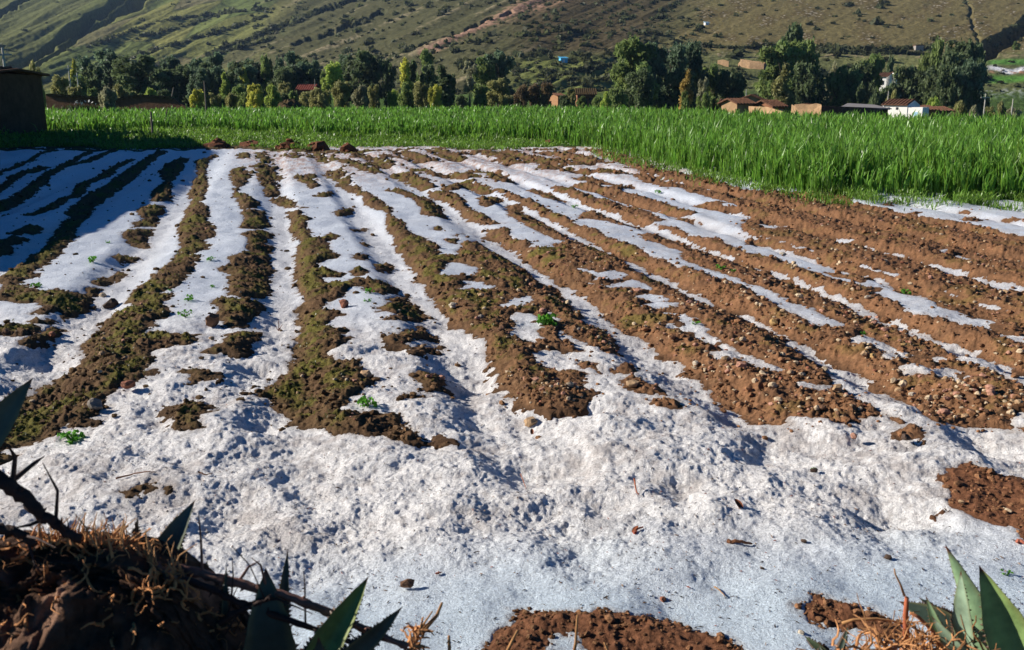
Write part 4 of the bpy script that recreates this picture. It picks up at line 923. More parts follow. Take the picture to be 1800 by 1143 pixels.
# the village on the right
house(1264, 1283, 176, 100, 'pinkish low hut at the left end of the adobe village', wall=M_adobe3, depth=3, rise=0.4, rz=R(-20))
house(1283, 1318, 175, 92, 'adobe house with a pale sunlit gable and a shaded long side', wall=M_adobe2, depth=2.2, rise=0.4, rz=R(28))
house(1316, 1343, 168, 112, 'terracotta house with a pale gable behind the village yard', wall=M_adobe2, depth=4, rise=0.8, rz=R(70))
house(1344, 1372, 178, 92, 'small tiled adobe house in the middle of the village', wall=M_adobe3, depth=2.5, rise=0.5, rz=R(30), doors=((0.2, 0.5, 1.2, M_glass),))
yw = tag(empty('adobe_wall', (0, 0, 0)), 'pale low yard wall in front of the small tiled adobe house', 'wall')
m = MB(); a_ = at_d(1318, 187, 84); b_ = at_d(1348, 188, 80); c_ = at_d(1376, 196, 76)
for p, q_ in ((a_, b_), (b_, c_)):
    m.hexa([(p[0],p[1],-5),(q_[0],q_[1],-5),(q_[0],q_[1]+.4,-5),(p[0],p[1]+.4,-5),(p[0],p[1],p[2]),(q_[0],q_[1],q_[2]),(q_[0],q_[1]+.4,q_[2]),(p[0],p[1]+.4,p[2])])
obj('wall', m.mesh('wall', M_adobe2), yw)
en = tag(empty('adobe_enclosure', (0, 0, 0)), 'bright ochre adobe enclosure with notched gable walls at the crop edge', 'building')
def strip(pts, d0, d1, th=0.4):
    m = MB(); n_ = len(pts); dd = np.linspace(d0, d1, n_)
    Q = [at_d(u_, v_, k) for (u_, v_), k in zip(pts, dd)]
    for p, q_ in zip(Q[:-1], Q[1:]):
        m.hexa([(p[0],p[1],-6),(q_[0],q_[1],-6),(q_[0]+.05,q_[1]+th,-6),(p[0]+.05,p[1]+th,-6),(p[0],p[1],p[2]),(q_[0],q_[1],q_[2]),(q_[0]+.05,q_[1]+th,q_[2]),(p[0]+.05,p[1]+th,p[2])])
    return m
obj('wall', strip([(1393,184),(1397,187),(1403,193),(1420,191.5),(1432,193),(1440,188),(1444,186)], 74, 70).mesh('wall', M_adobe2), en)
obj('back_wall', strip([(1398,184),(1412,182.5),(1424,184),(1436,182),(1444,184)], 82, 80).mesh('back_wall', M_adobe2), en)
obj('roof', strip([(1408,183),(1420,181.5),(1432,183.5)], 83.5, 83).mesh('roof', M_tile), en)
dw = tag(empty('adobe_wall', (0, 0, 0)), 'long shaded adobe wall running to the white farmhouse', 'wall')
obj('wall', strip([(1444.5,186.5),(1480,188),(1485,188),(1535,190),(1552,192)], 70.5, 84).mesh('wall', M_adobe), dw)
sd_ = tag(empty('shed', (0, 0, 0)), 'flat grey tin roofed shed behind the long shaded wall', 'shed')
a_ = at_d(1484, 189, 84); b_ = at_d(1535, 190, 88)
wall_box((a_[0], 84.5, -6), (b_[0], 88.8, a_[2] - .1), M_adobe, 'wall', sd_)
a2 = at_d(1490, 183, 90); b2 = at_d(1536, 185.5, 90)
slab([(a_[0]-.2, 84.2, a_[2]), (b_[0]+.2, 84.2, b_[2]-.05), (b2[0], 90, b2[2]), (a2[0], 90, a2[2])], 0.08, M_tin, 'roof', sd_)
# white farmhouse: taller left half under tiles, lower flat right half with a pale blue door
fl_ = at_d(1552, 184, 91.6); fr0 = at_d(1622, 184, 88.8)
wf = tag(empty('white_farmhouse', (float(fl_[0]), 91.6, 0), math.atan2(88.8 - 91.6, float(fr0[0] - fl_[0]))), 'white two storey farmhouse with tiled roof and pale blue door', 'house')
LW = math.hypot(88.8 - 91.6, float(fr0[0] - fl_[0])); XM = LW * 0.63; zt = float(at_d(1552, 184.5, 91.6)[2]); zr = float(at_d(1622, 188.8, 88.8)[2]); zlow = -7.0
m = MB(); m.add([(0,0,zlow),(XM,0,zlow),(XM,2.4,zlow),(0,2.4,zlow),(0,0,zt),(XM,0,zt),(XM,2.4,zt),(0,2.4,zt),(0,1.2,zt+.45),(XM,1.2,zt+.45)], q=[(0,1,5,4),(2,3,7,6),(1,2,6,5),(3,0,4,7)], t=[(5,6,9),(7,4,8)])
m.box((XM + .003, .05, zlow), (LW, 1.3, zr))
obj('wall', m.mesh('wall', M_white), wf)
gable_roof(.1, XM - .1, 0, 2.4, zt, .45, .07, M_tile, wf, over=.18)
for fx in (.16, .37):
    wall_box((fx * LW - .10, -.03, zt - .42), (fx * LW + .10, .1, zt - .20), M_glass, 'window', wf)
wall_box((LW * .80, .01, zr - 1.3), (LW * .90, .1, zr - .42), M_pblue, 'door', wf)
for (u0, u1, vt, d, lab) in ((1622, 1645, 187.5, 95, 'low tiled shed touching the white farmhouse'), (1646, 1672, 189.5, 99, 'second low tiled shed right of the white farmhouse')):
    house(u0, u1, vt, d, lab, wall=M_adobe3, depth=4.5, rise=.35, nm='shed', cat='shed')
# whitewashed house up the slope, terracotta ruin, huts on the mountainside
house(1545, 1574, 128, 205, 'upper white house half hidden among dark trees', wall=M_white, depth=5, rise=0.8, rz=R(-38), wins=((-0.3, 1.6, 0.8, 0.8), (0.25, 1.6, 0.8, 0.8)), doors=((0.0, 1.0, 2.0, M_glass),))
ct = at_d(1569, 128, 206); m = MB(); 
tb = tag(empty('white_tower', (float(ct[0]) + .6, 204.5, land(ct[0], 206))), 'narrow white tower block on the right end of the upper white house', 'building')
wall_box((-.8, -1, -1), (.8, 1, float(ct[2]) - land(ct[0], 206)), M_white, 'wall', tb); wall_box((-.95, -1.15, float(ct[2]) - land(ct[0], 206) + .003), (.95, 1.15, float(ct[2]) - land(ct[0], 206) + .18), M_tile, 'roof', tb)
rz_ = float(hill_hit([1320.0], [120.0])[0][1]); rdz = rz_
ru = tag(empty('adobe_ruin', (0, 0, 0)), 'roofless terracotta ruin with stepped broken walls on the lower slope', 'ruin')
def ruin(pts, d0, d1): 
    m = strip(pts, d0, d1, .6); V_ = m; return m
obj('front_wall', ruin([(1298,112),(1304,105),(1312,107),(1318,110),(1330,112),(1343,112)], rdz + 3, rdz - 4).mesh('front_wall', M_adobe2), ru)
obj('back_wall', ruin([(1302,104),(1312,105),(1322,107),(1334,108),(1348,109)], rdz + 11, rdz + 4).mesh('back_wall', M_adobe2), ru)
obj('side_wall', ruin([(1343.2,112),(1348,109.5)], rdz - 4, rdz + 4).mesh('side_wall', M_adobe3), ru)
obj('low_wall', ruin([(1262,106),(1272,105),(1281,108)], rdz + 5, rdz + 2).mesh('low_wall', M_adobe2), ru)
for (uq, vq, wpx, lab, two) in ((991, 107, 15, 'bright blue hut on the green foot of the mountain', 0), (1239, 42, 9, 'tiny white and pale blue hut high on the mountainside', 1)):
    p = hill_hit([float(uq)], [float(vq) + 2])[0]; wd_ = wpx / F_PX * p[1]
    e = tag(empty('blue_hut', tuple(float(t_) for t_ in p), R(20)), lab, 'hut')
    wall_box((-wd_ * .42, -wd_ * .3, -.8), (wd_ * .42, wd_ * .3, wd_ * .36), M_blue if not two else M_white, 'wall', e)
    wall_box((-wd_ * .15, -wd_ * .32, -.5), (wd_ * .05, -wd_ * .29, wd_ * .22), M_white if not two else M_pblue, 'door', e)
    slab([(-wd_*.5, -wd_*.4, wd_*.37), (wd_*.5, -wd_*.4, wd_*.37), (wd_*.5, wd_*.4, wd_*.52), (-wd_*.5, wd_*.4, wd_*.52)], .12, M_blue if not two else M_pblue, 'roof', e)
p = hill_hit([1614.0], [88.0])[0]
e = tag(empty('stone_hut', tuple(float(t_) for t_ in p)), 'small grey stone hut beside the dark hedge on the slope', 'hut'); wall_box((-1.4,-1.2,-.8),(1.4,1.2,1.5), M_tin, 'wall', e); wall_box((-1.6,-1.4,1.503),(1.6,1.4,1.7), M_tile, 'roof', e)
# poles
def pole(u, vt, d, thick, label, lean=0.0, arm=False, cat='pole', nm='utility_pole', mt=M_wood):
    p = at_d(u, vt, d); z0 = land(p[0], d); h = float(p[2]) - z0
    e = tag(empty(nm, (float(p[0]), d, z0)), label, cat)
    m = MB(); m.tube([(0, 0, -.3), (lean * .5, 0, h * .5), (lean, 0, h)], [thick, thick * .85, thick * .7], 6); obj('shaft', m.mesh('shaft', mt), e)
    if arm: wall_box((lean - .5, -.05, h - .45), (lean + .5, .05, h - .35), mt, 'crossarm', e)
M_pale = mat('pale_concrete', (0.42, 0.40, 0.36), rough=0.9, vary=0.15)
pole(4, 84, 60, .10, 'tall pale pole rising behind the dark adobe house', mt=M_pale, arm=True)
pole(120, 115, 120, .11, 'pale utility pole left of a second one beyond the adobe wall', mt=M_pale, arm=True); pole(135, 128, 125, .10, 'pale utility pole right of a taller one beyond the adobe wall', mt=M_pale, arm=True)
pole(359, 142, 102, .11, 'dark telegraph pole beside the yellow bush', arm=False)
pole(293, 154, 100, .10, 'dark leaning pole above the right end of the adobe wall', lean=.7)
pole(1562, 160, 96, .05, 'thin pale pole behind the tiled farmhouse roof', mt=M_pale); pole(1733, 165, 110, .08, 'pale utility pole right of the white farmhouse', mt=M_pale, arm=True); pole(1781, 174, 112, .07, 'short pale pole among the bushes at the far right', mt=M_pale)
pole(1312, 157, 120, .06, 'thin pale pole above the adobe village', mt=M_pale)
pole(265, 196, 49.5, .07, 'weathered fence post standing in the crop beside the house', nm='fence_post', cat='post'); pole(284, 192, 60, .05, 'thin crooked stake in the crop right of the fence post', lean=.35, nm='fence_post', cat='post')
pole(553 - 0, 139, 140, .05, 'thin pale pole beside the rusty red roof', mt=M_pale)
# white calla flowers by the wall
fl = tag(empty('flower_clump', (float(at_d(147, 190, 90)[0]), 90, 0)), 'clump of white flowers before the dark adobe wall', 'flowers')
r_ = np.random.default_rng(8); V, q, tt, C = blades(r_.normal(0, .8, 220), r_.normal(0, .4, 220), np.zeros(220), np.full(220, .95), 3, np.full(220, .09), 9, (0.03, 0.06, 0.02), spread=.6)
obj('leaves', mesh('leaves', V, q, tt, col=C, mats=(M_leaf,)), fl)
V, q = leaf_faces(np.stack([r_.normal(0, .8, 14), r_.normal(-.3, .2, 14), r_.uniform(1.0, 1.4, 14)], 1), np.full(14, .17), 10)
tag(obj('blooms', mesh('blooms', V, q, mats=(M_white,)), fl), kind='stuff')

# ------------------------------------------------------------------ stones, clods, litter
def rock_mesh(name, seed, sub=2, flat=0.7, ang=0.35):
    import bmesh
    bm = bmesh.new(); bmesh.ops.create_icosphere(bm, subdivisions=sub, radius=0.5)
    r = np.random.default_rng(seed); V = np.array([v.co[:] for v in bm.verts]); F = np.array([[v.index for v in f.verts] for f in bm.faces]); bm.free()
    for _ in range(7):             # chip flat facets off
        d = r.normal(size=3); d /= np.linalg.norm(d); t = r.uniform(0.28, 0.42); e = V @ d; V = V - np.outer(np.maximum(e - t, 0), d)
    V *= (1 + ang * 0.25 * r.normal(size=(len(V), 1))) * np.array([1, r.uniform(0.65, 0.95), flat * r.uniform(0.75, 1.1)])
    V /= (V[:, 0].max() - V[:, 0].min())
    return V, F
RK = [rock_mesh('stone', 40 + k) for k in range(10)]
SCOL = {'pale': (0.52, 0.40, 0.26), 'tan': (0.38, 0.25, 0.14), 'rust': (0.27, 0.105, 0.06), 'grey': (0.22, 0.19, 0.16), 'dark': (0.075, 0.048, 0.034), 'ochre': (0.42, 0.27, 0.11), 'brown': (0.17, 0.09, 0.05), 'white': (0.50, 0.43, 0.33), 'pink': (0.42, 0.22, 0.15)}
RM = {}
def rock(shade, k):
    if (shade, k) not in RM:
        V, F = RK[k]; RM[(shade, k)] = mesh('stone', V, None, F, col=np.tile(SCOL[shade], (len(V), 1)) * np.random.default_rng(k).uniform(0.85, 1.15, (len(V), 1)), mats=(M_stone,))
    return RM[(shade, k)]
sr = np.random.default_rng(31)
def place(u, v, wpx, shade, label, nm='stone', cat='stone', k=None, zs=1.0, sink=0.25, group=None):
    x, y = on_z(u, v, 0.03); z = float(sample(x, y)); x, y = on_z(u, v, min(z, 0.3))
    w = wpx / F_PX * y
    o = obj(nm, rock(shade, int(sr.integers(0, 10)) if k is None else k), loc=(float(x), float(y), z + w * 0.32 * zs - w * sink * 0.5), rz=float(sr.uniform(0, 6.28)), scale=(w, w, w * zs))
    return tag(o, label, cat, group)
for a in [
 (715,1032,31,'brown','brown stone lying on smooth icy hail near the lower edge'),(1165,1056,15,'rust','small reddish stone on the icy hail at the lower edge'),
 (195,541,28,'dark','dark upright clod of earth beside the mossy ridge','clod'),(374,571,24,'brown','brown cone shaped clod standing on the snowy bed','clod',1.6),(932,750,30,'tan','tan angular clod stuck in pitted hail before the middle bed','clod'),
 (168,718,32,'grey','grey pale boulder at the foot of the mossy ridge'),(226,680,26,'rust','brown red stone on the edge of the mossy ridge'),(180,522,14,'pale','pale stone on the mossy clump left of the dark clod'),(182,626,18,'tan','long tan stone across the mossy ridge'),
 (641,664,28,'tan','flat tan stone on the tip of the second bed, above the seedling'),(796,540,18,'white','whitish stone beside the blue shaded furrow'),(604,538,20,'rust','red brown brick like stone on the second bed'),(1121,514,16,'pink','pinkish upright stone between two hail patches'),
 (1360,570,17,'ochre','ochre stone on the bank left of the blue furrow'),(1578,633,20,'white','largest pale stone at the lip of a hail strip on the right'),(1597,628,14,'tan','tan stone touching the largest pale one'),(1588,608,12,'ochre','ochre stone above the largest pale stone'),(1603,696,15,'white','bright pointed stone on the brown right hand bed'),
 (1276,622,16,'rust','reddish stone lying on the hail patch in the right bed'),(1223,642,14,'white','white rounded stone below the reddish one'),(1300,719,14,'pale','round pale stone near the tip of the third bed'),(1356,713,14,'pink','pinkish stone at the tip of the third bed'),(1359,681,18,'pale','pale stone in the shade of a hail patch'),
 (1519,625,16,'tan','flat tan stone left of the hail strip'),(1534,628,14,'ochre','ochre stone beside the flat tan one'),(1570,672,16,'pale','long pale stone below the hail strip'),(1770,901,17,'pale','pale stone on the bare reddish patch at the right edge'),(1690,884,12,'tan','tan stone on the reddish patch'),
 (1376,449,12,'white','white stone on the ridge in the right of the field'),(1525,524,11,'white','white pebble beside the shaded furrow'),(1542,560,10,'pink','pink pebble in the furrow bank'),(1500,770,16,'pink','pink pebble on the dark end of the third bed'),
 (1560,982,16,'dark','black lump of dirt on the icy hail left of the agave'),(1592,772,22,'dark','dark earth lump in the hail beyond the third bed'),(1430,830,16,'dark','dark wet clump in the pitted hail right of centre'),(1413,953,12,'dark','small black lump near the brown stick'),
 (1340,1001,9,'dark','tiny black crumb on the icy hail'),(964,254,16,'rust','rusty stone in the short grass at the back'),
 (1098,650,26,'brown','brown clump of earth in the hail before the middle bed','clod'),(1112,678,22,'tan','tan stone on the bare spot before the middle bed'),(1408,1114,14,'white','white stone beside the lower right bare patch'),(92,590,16,'rust','rusty clod on the small mossy patch at the left','clod'),(1600,500,10,'pale','pale pebble by the upper furrow'),
 (1018,582,14,'grey','grey stone at the edge of a hail patch'),(846,561,15,'grey','grey stone left of the hail patch with the green plant')]:
    place(*a[:5], cat=a[5] if len(a) > 5 else 'stone', nm=a[5] if len(a) > 5 else 'stone', zs=a[6] if len(a) > 6 else 1.0)
place(372, 596, 10, 'tan', 'small tan pebble below the cone shaped clod')
# heaps of red earth along the far edge of the field
# pale stones on the beds: the largest in view each for itself
N0 = 17000
ps_v = sr.uniform(330, 760, N0); ps_u = sr.uniform(0, 1795, N0)
px_, py_ = on_z(ps_u, ps_v, 0.05); sdp = sample(px_, py_, SDN)
ok = (sdp > 0.03) & (sr.uniform(size=N0) < (0.10 + 0.9 * ss(500, 1300, ps_u)) * (0.5 + 1.2 * fbm(px_, py_, 0.7, 2, off=141.)))
px_ = px_[ok]; py_ = py_[ok]
size = np.clip(sr.lognormal(math.log(0.026), 0.45, len(px_)), 0.012, 0.085); order = np.argsort(-size / py_)
big = order[:235]; rest = order[235:]
SL = {'pale': 'pale buff stone among many on the bare ridges', 'tan': 'tan stone among many on the bare ridges', 'pink': 'pinkish stone among many on the bare ridges', 'brown': 'brown stone among many on the bare ridges'}
keys = ['pale', 'tan', 'pink', 'brown', 'pale']
for i in big:
    sh_ = keys[int(sr.integers(0, 5))]; w = float(size[i])
    o = obj('stone', rock(sh_, int(sr.integers(0, 10))), loc=(px_[i], py_[i], float(sample(px_[i], py_[i])) + w * 0.2), rz=float(sr.uniform(0, 6.28)), scale=w)
    tag(o, SL[sh_], 'stone', 'stones on the bare ridges')
def scatter(x, y, z, s, cols, seed, sub=1):
    r = np.random.default_rng(seed); Vs = []; Fs = []; Cs = []; n = 0
    prot = [rock_mesh('x', 400 + k, sub=sub) for k in range(8)]; which = r.integers(0, 8, len(x))
    for k in range(8):
        V, F = prot[k]; I = np.nonzero(which == k)[0]; a = r.uniform(0, 6.28, len(I)); c, sn = np.cos(a)[:, None], np.sin(a)[:, None]
        P_ = np.stack([V[None, :, 0] * c - V[None, :, 1] * sn, V[None, :, 0] * sn + V[None, :, 1] * c, np.repeat(V[None, :, 2], len(I), 0)], -1) * s[I][:, None, None]
        P_ += np.stack([x[I], y[I], z[I]], 1)[:, None]
        Vs.append(P_.reshape(-1, 3)); Fs.append((F[None] + (np.arange(len(I)) * len(V))[:, None, None]).reshape(-1, 3) + n); n += len(I) * len(V)
        Cs.append(np.repeat(cols[I], len(V), 0))
    return np.concatenate(Vs), np.concatenate(Fs), np.concatenate(Cs)
ca = np.array([SCOL[k] for k in ('pale', 'tan', 'pink', 'brown', 'pale', 'rust')])
V, F, C = scatter(px_[rest], py_[rest], sample(px_[rest], py_[rest]) + size[rest] * .2, size[rest], ca[sr.integers(0, 6, len(rest))], 33)
tag(obj('pebbles', mesh('pebbles', V, None, F, col=C, mats=(M_stone,))), kind='stuff', label='small pebbles strewn over the bare ridges', cat='pebbles')
# crumbs and clods of the soil itself
N0 = 120000
cv = sr.uniform(258, 1143, N0) ** 1.0; cu = sr.uniform(-60, 1860, N0)
cx, cy = on_z(cu, cv, 0.04); sdc = sample(cx, cy, SDN); cl = fbm(cx, cy, 0.5, 3, off=151.)
ok = (sdc > -0.02) & (sr.uniform(size=N0) < (0.16 + 1.3 * np.maximum(cl, 0)) * (1 + 0.6 * (cv < 420)))
ok |= (sdc < -0.02) & (sdc > -0.5) & (cv < 760) & (sr.uniform(size=N0) < 0.012 + 0.09 * ss(420, 300, cv) + 0.05 * (sdc > -0.12))
cx = cx[ok]; cy = cy[ok]; cs = np.clip(sr.lognormal(math.log(0.017), 0.66, len(cx)), 0.005, 0.075) * (0.7 + 0.035 * cy) * lerp(1.0, 0.68, ss(780, 900, cv[ok]))
cred = ss(500, 1250, cu[ok])
cc = mixc(np.tile([0.125, 0.078, 0.040], (len(cx), 1)), (0.25, 0.125, 0.062), cred) * sr.uniform(0.6, 1.3, (len(cx), 1))
V, F, C = scatter(cx, cy, sample(cx, cy) + cs * 0.12, cs, cc, 34)
tag(obj('soil_clods', mesh('soil_clods', V, None, F, col=C, mats=(M_soil,))), kind='stuff', label='crumbly clods of earth over the bare ridges', cat='clods')
print('clods', len(cx))
for (u_, v_, w_, lab) in ((382,259,52,'dark heap of earth under the grass at the back left'),(442,257,44,'reddish clod heap at the head of a furrow'),(512,263,46,'left one of two round red earth heaps at the far edge'),(555,264,50,'right one of two round red earth heaps at the far edge'),(612,269,34,'low brown heap beside the meltwater at the far edge')):
    x, y = on_z(float(u_), float(v_), .03); w = w_ / F_PX * float(y); k = 42; r_ = np.random.default_rng(u_)
    hx = r_.normal(0, w * .24, k); hy = r_.normal(0, w * .20, k); hz_ = np.abs(np.maximum(.34 * w - .9 * np.hypot(hx, hy), 0)) * r_.uniform(.4, 1, k)
    V, F, C = scatter(np.append(hx, 0), np.append(hy, 0), np.append(hz_, .02), np.append(w * r_.uniform(.10, .30, k), w * .95), np.array([(.20, .085, .045)]) * r_.uniform(.45, 1.15, (k + 1, 1)), u_, sub=2)
    tag(obj('earth_heap', mesh('earth_heap', V, None, F, col=C, mats=(M_soil,)), loc=(float(x), float(y), float(sample(x, y)))), lab, 'earth heap')
# chaff, rootlets and dirt on the hail
N0 = 9000
lv = sr.uniform(420, 1143, N0); lu = sr.uniform(0, 1800, N0)
lx, ly = on_z(lu, lv, 0.02); ok = (sample(lx, ly, SDN) < -0.03) & (sr.uniform(size=N0) < 0.35 + 0.4 * (lv > 640) + fbm(lx, ly, 0.6, 3, off=161.))
lx = lx[ok]; ly = ly[ok]; n = len(lx); lz = sample(lx, ly) + 0.003
ll = np.clip(sr.lognormal(math.log(0.010), 0.6, n), 0.004, 0.05); lw_ = np.minimum(ll * 0.35, 0.006) * sr.uniform(0.5, 1.2, n); a = sr.uniform(0, 6.28, n)
dx, dy = np.cos(a) * ll / 2, np.sin(a) * ll / 2; ex, ey = -np.sin(a) * lw_ / 2, np.cos(a) * lw_ / 2; up = lw_ * 0.8; tl = sr.normal(0, 0.25, n) * ll
V = np.stack([np.stack([lx - dx, ly - dy, lz - tl / 2], 1), np.stack([lx + ex, ly + ey, lz], 1), np.stack([lx + dx, ly + dy, lz + tl / 2], 1), np.stack([lx - ex, ly - ey, lz], 1), np.stack([lx, ly, lz + up], 1)], 1).reshape(-1, 3)
b = np.arange(n) * 5; F = np.concatenate([np.stack([b + i, b + (i + 1) % 4, b + 4], 1) for i in range(4)])
lc = np.array([(0.05, 0.035, 0.025), (0.10, 0.06, 0.035), (0.22, 0.13, 0.07), (0.04, 0.03, 0.025), (0.20, 0.06, 0.04)])[sr.integers(0, 5, n)]
tag(obj('litter', mesh('litter', V, None, F, col=np.repeat(lc, 5, 0), mats=(M_stone,))), kind='stuff', label='dark chaff and dirt specks on the hail', cat='litter')
# a few sticks and dead leaves one can point at
def stick(pts, rad, label, nm='stick', cat='stick', shade=(0.16, 0.07, 0.035), lift=0.01, hs=None):
    Q = []
    for i, (u_, v_) in enumerate(pts):
        x, y = on_z(u_, v_, 0.02); Q.append((float(x), float(y), float(sample(x, y)) + lift + (hs[i] if hs else 0)))
    t = np.linspace(0, len(Q) - 1, len(Q) * 3); Q = np.array(Q); Q = np.stack([np.interp(t, range(len(Q)), Q[:, k]) for k in range(3)], 1) + sr.normal(0, rad * .3, (len(t), 3))
    m = MB(); m.tube(Q, np.linspace(rad, rad * .45, len(Q)), 6); V = np.concatenate(m.v)
    return tag(obj(nm, m.mesh(nm, M_root, col=np.tile(shade, (len(V), 1)))), label, cat)
stick([(1277,953),(1298,957),(1322,956)], .011, 'thick brown stick lying on the hail in the lower right')
stick([(1256,1030),(1266,1040),(1274,1050)], .004, 'thin tan twig on the icy hail', shade=(.34,.2,.1))
stick([(205,850),(235,846),(262,851),(276,849)], .005, 'thin dark twig lying across the small melted hole on the left'); stick([(350,843),(362,846),(374,841)], .005, 'short dark twig right of the melted hole')
stick([(1114,866),(1118,874),(1122,877)], .005, 'short rusty sprig on the hail right of centre', shade=(.4,.12,.05), hs=[.05, .0, .0]); stick([(1113,942),(1122,937),(1130,934)], .007, 'small rust red bark chip on the hail', shade=(.3,.07,.04))
stick([(915,836),(921,846),(925,852)], .003, 'hair thin red stalk in the hail before the middle bed', shade=(.35,.12,.06), hs=[.05, .02, 0])
stick([(766,1000),(775,998)], .006, 'short reddish crumb of bark near the brown stone', shade=(.3,.1,.06))
stick([(1788,960),(1800,962)], .012, 'reddish stick end at the right edge of the hail', shade=(.4,.13,.08))
tw = tag(empty('dead_sprig', tuple(float(c) for c in (*on_z(489, 570, .03), sample(*on_z(489, 570, .03))))), 'small brown dead sprig standing in the snowy furrow', 'sprig')
m = MB(); m.tube([(0,0,-.01),(.006,0,.06),(.0,0,.13)], [.005,.004,.002], 5); m.tube([(0,0,.0),(-.03,0,.05)], [.004,.002], 4); m.tube([(0,0,.0),(.035,.01,.06)], [.004,.002], 4); m.tube([(0,0,.03),(.04,-.01,.01)], [.004,.002], 4)
obj('stems', m.mesh('stems', M_root, col=np.tile((.22,.08,.04), (len(np.concatenate(m.v)), 1))), tw)
def dead_leaf(u, v, L_, label, rz):
    x, y = on_z(u, v, .02); z = float(sample(x, y)); t = np.linspace(0, 1, 7); w = np.sin(t * np.pi) ** .8 * L_ * .2
    V = []
    for s_1 in (-1, 0, 1): V += [((tt_ - .5) * L_, s_1 * ww, .012 + .05 * L_ * 4 * (tt_ - .4) ** 2 + abs(s_1) * ww * .9) for tt_, ww in zip(t, w)]
    V += [(a[0], a[1], a[2] - .004) for a in V]
    i = np.arange(21).reshape(3, 7); q = np.stack([i[:-1, :-1], i[:-1, 1:], i[1:, 1:], i[1:, :-1]], -1).reshape(-1, 4)
    o = obj('dead_leaf', mesh('dead_leaf', V, np.concatenate([q, q[:, ::-1] + 21]), col=np.tile((.26,.085,.04), (42, 1)), smooth=True, mats=(M_root,)), loc=(float(x), float(y), z), rz=rz)
    o.rotation_euler[1] = -.5; tag(o, label, 'leaf')
dead_leaf(1296, 903, .085, 'curled brown dead leaf standing out of the hail', 2.0); dead_leaf(1118, 937, .05, 'small red dead leaf on the hail right of centre', .6)
dead_leaf(935, 752, .06, 'tan dead leaf leaning on the angular clod', 1.6)
# bright seedlings poking through
def sprout(u, v, wpx, label, seed, nl=16):
    x, y = on_z(u, v, .04); z = float(sample(x, y)); w = wpx / F_PX * float(y)
    e = tag(empty('seedling', (float(x), float(y), z - .004)), label, 'seedling'); r = np.random.default_rng(seed)
    m = MB(); tips = []
    for k in range(nl):
        a = r.uniform(0, 6.28); o = w * .5 * r.uniform(.2, 1); hh_ = w * r.uniform(.12, .42)
        m.tube([(0, 0, 0), (o * .5 * math.cos(a), o * .5 * math.sin(a), hh_ * .8), (o * math.cos(a), o * math.sin(a), hh_)], [w * .018, w * .014, w * .01], 4); tips.append((o * math.cos(a), o * math.sin(a), hh_, a))
    obj('stems', m.mesh('stems', M_leaf, col=np.tile((.10, .22, .03), (len(np.concatenate(m.v)), 1))), e)
    C = np.array([(t[0] + r.normal(0, w * .05), t[1] + r.normal(0, w * .05), t[2] + r.normal(0, w * .03)) for t in tips for _ in range(6)])
    V, q = leaf_faces(C, np.full(len(C), w * .13), seed + 1, up=.8, asp=1.3)
    obj('leaves', mesh('leaves', V, q, col=np.tile((.12, .34, .035), (len(V), 1)) * np.repeat(r.uniform(.7, 1.3, (len(C), 1)), 4, 0), mats=(M_leaf,)), e)
for k, (u_, v_, w_, lab) in enumerate([(164,464,26,'green seedling on the snowy bed left of the mossy ridge'),(67,512,22,'green seedling among the dark mossy clods at the left edge'),(371,465,18,'slim green seedling at the edge of the dark clod ridge'),(374,508,12,'tiny pale seedling on the snowy bed'),
  (332,537,24,'upper one of two seedlings right of the mossy ridge'),(326,563,26,'lower one of two seedlings right of the mossy ridge'),(127,770,48,'bright clump of leaves at the lower tip of the mossy ridge'),(652,530,24,'seedling in the hail notch of the second bed'),(647,544,14,'tiny dark green seedling below the notch seedling'),
  (646,724,40,'leafy green plant at the tip of the second bed'),(957,581,50,'bright green plant on the round hail patch of the middle bed'),(1266,484,20,'green plant on the hail strip right of the middle'),(1289,489,12,'tiny pale seedling beside the plant on the hail strip'),(1224,579,16,'dark green seedling at the start of a hail patch'),
  (1515,591,13,'small seedling at the top of the lower right hail strip'),(1592,521,28,'bright low plant on the upper right hail strip'),(1010,371,14,'small plant on the distant hail in the centre'),(1158,338,14,'small plant near the crop corner'),(1771,1001,22,'flat green leaf cluster on the icy hail behind the right agave'),(1430,812,14,'small green seedling in the pitted hail right of centre'),(300,520,9,'tiny seedling on the snow left of centre'),(190,431,9,'tiny seedling on the shaded bed far left')]):
    sprout(u_, v_, w_, lab, 600 + k, 18 if w_ > 30 else 11)

# ------------------------------------------------------------------ the near bank, dead branches and agaves
bx_, by_ = np.meshgrid(np.linspace(-3.2, 3.2, 260), np.linspace(-1.5, 3.3, 200))
crest = 2.15 + 0.12 * fbm(bx_, 0 * by_, 0.8, 2)
zb = 0.62 * (1 - ss(crest - 0.25, crest + 0.65, by_)) - 0.08 + 0.05 * fbm(bx_, by_, 0.35, 4, off=171.) + 0.03 * np.abs(fbm(bx_, by_, 0.1, 3, off=181.))
zb += 0.16 * np.exp(-((bx_ - 1.0) / 0.35) ** 2 - ((by_ - 1.95) / 0.3) ** 2)
cb = mixc(np.tile([0.10, 0.052, 0.028], (bx_.size, 1)), (0.17, 0.085, 0.045), ss(-.3, .4, fbm(bx_, by_, .3, 3, off=191.).ravel()))
tag(obj('earth_bank', mesh('earth_bank', np.stack([bx_.ravel(), by_.ravel(), zb.ravel()], 1), grid_quads(200, 260), col=cb, smooth=True, mats=(M_soil,))), kind='structure')
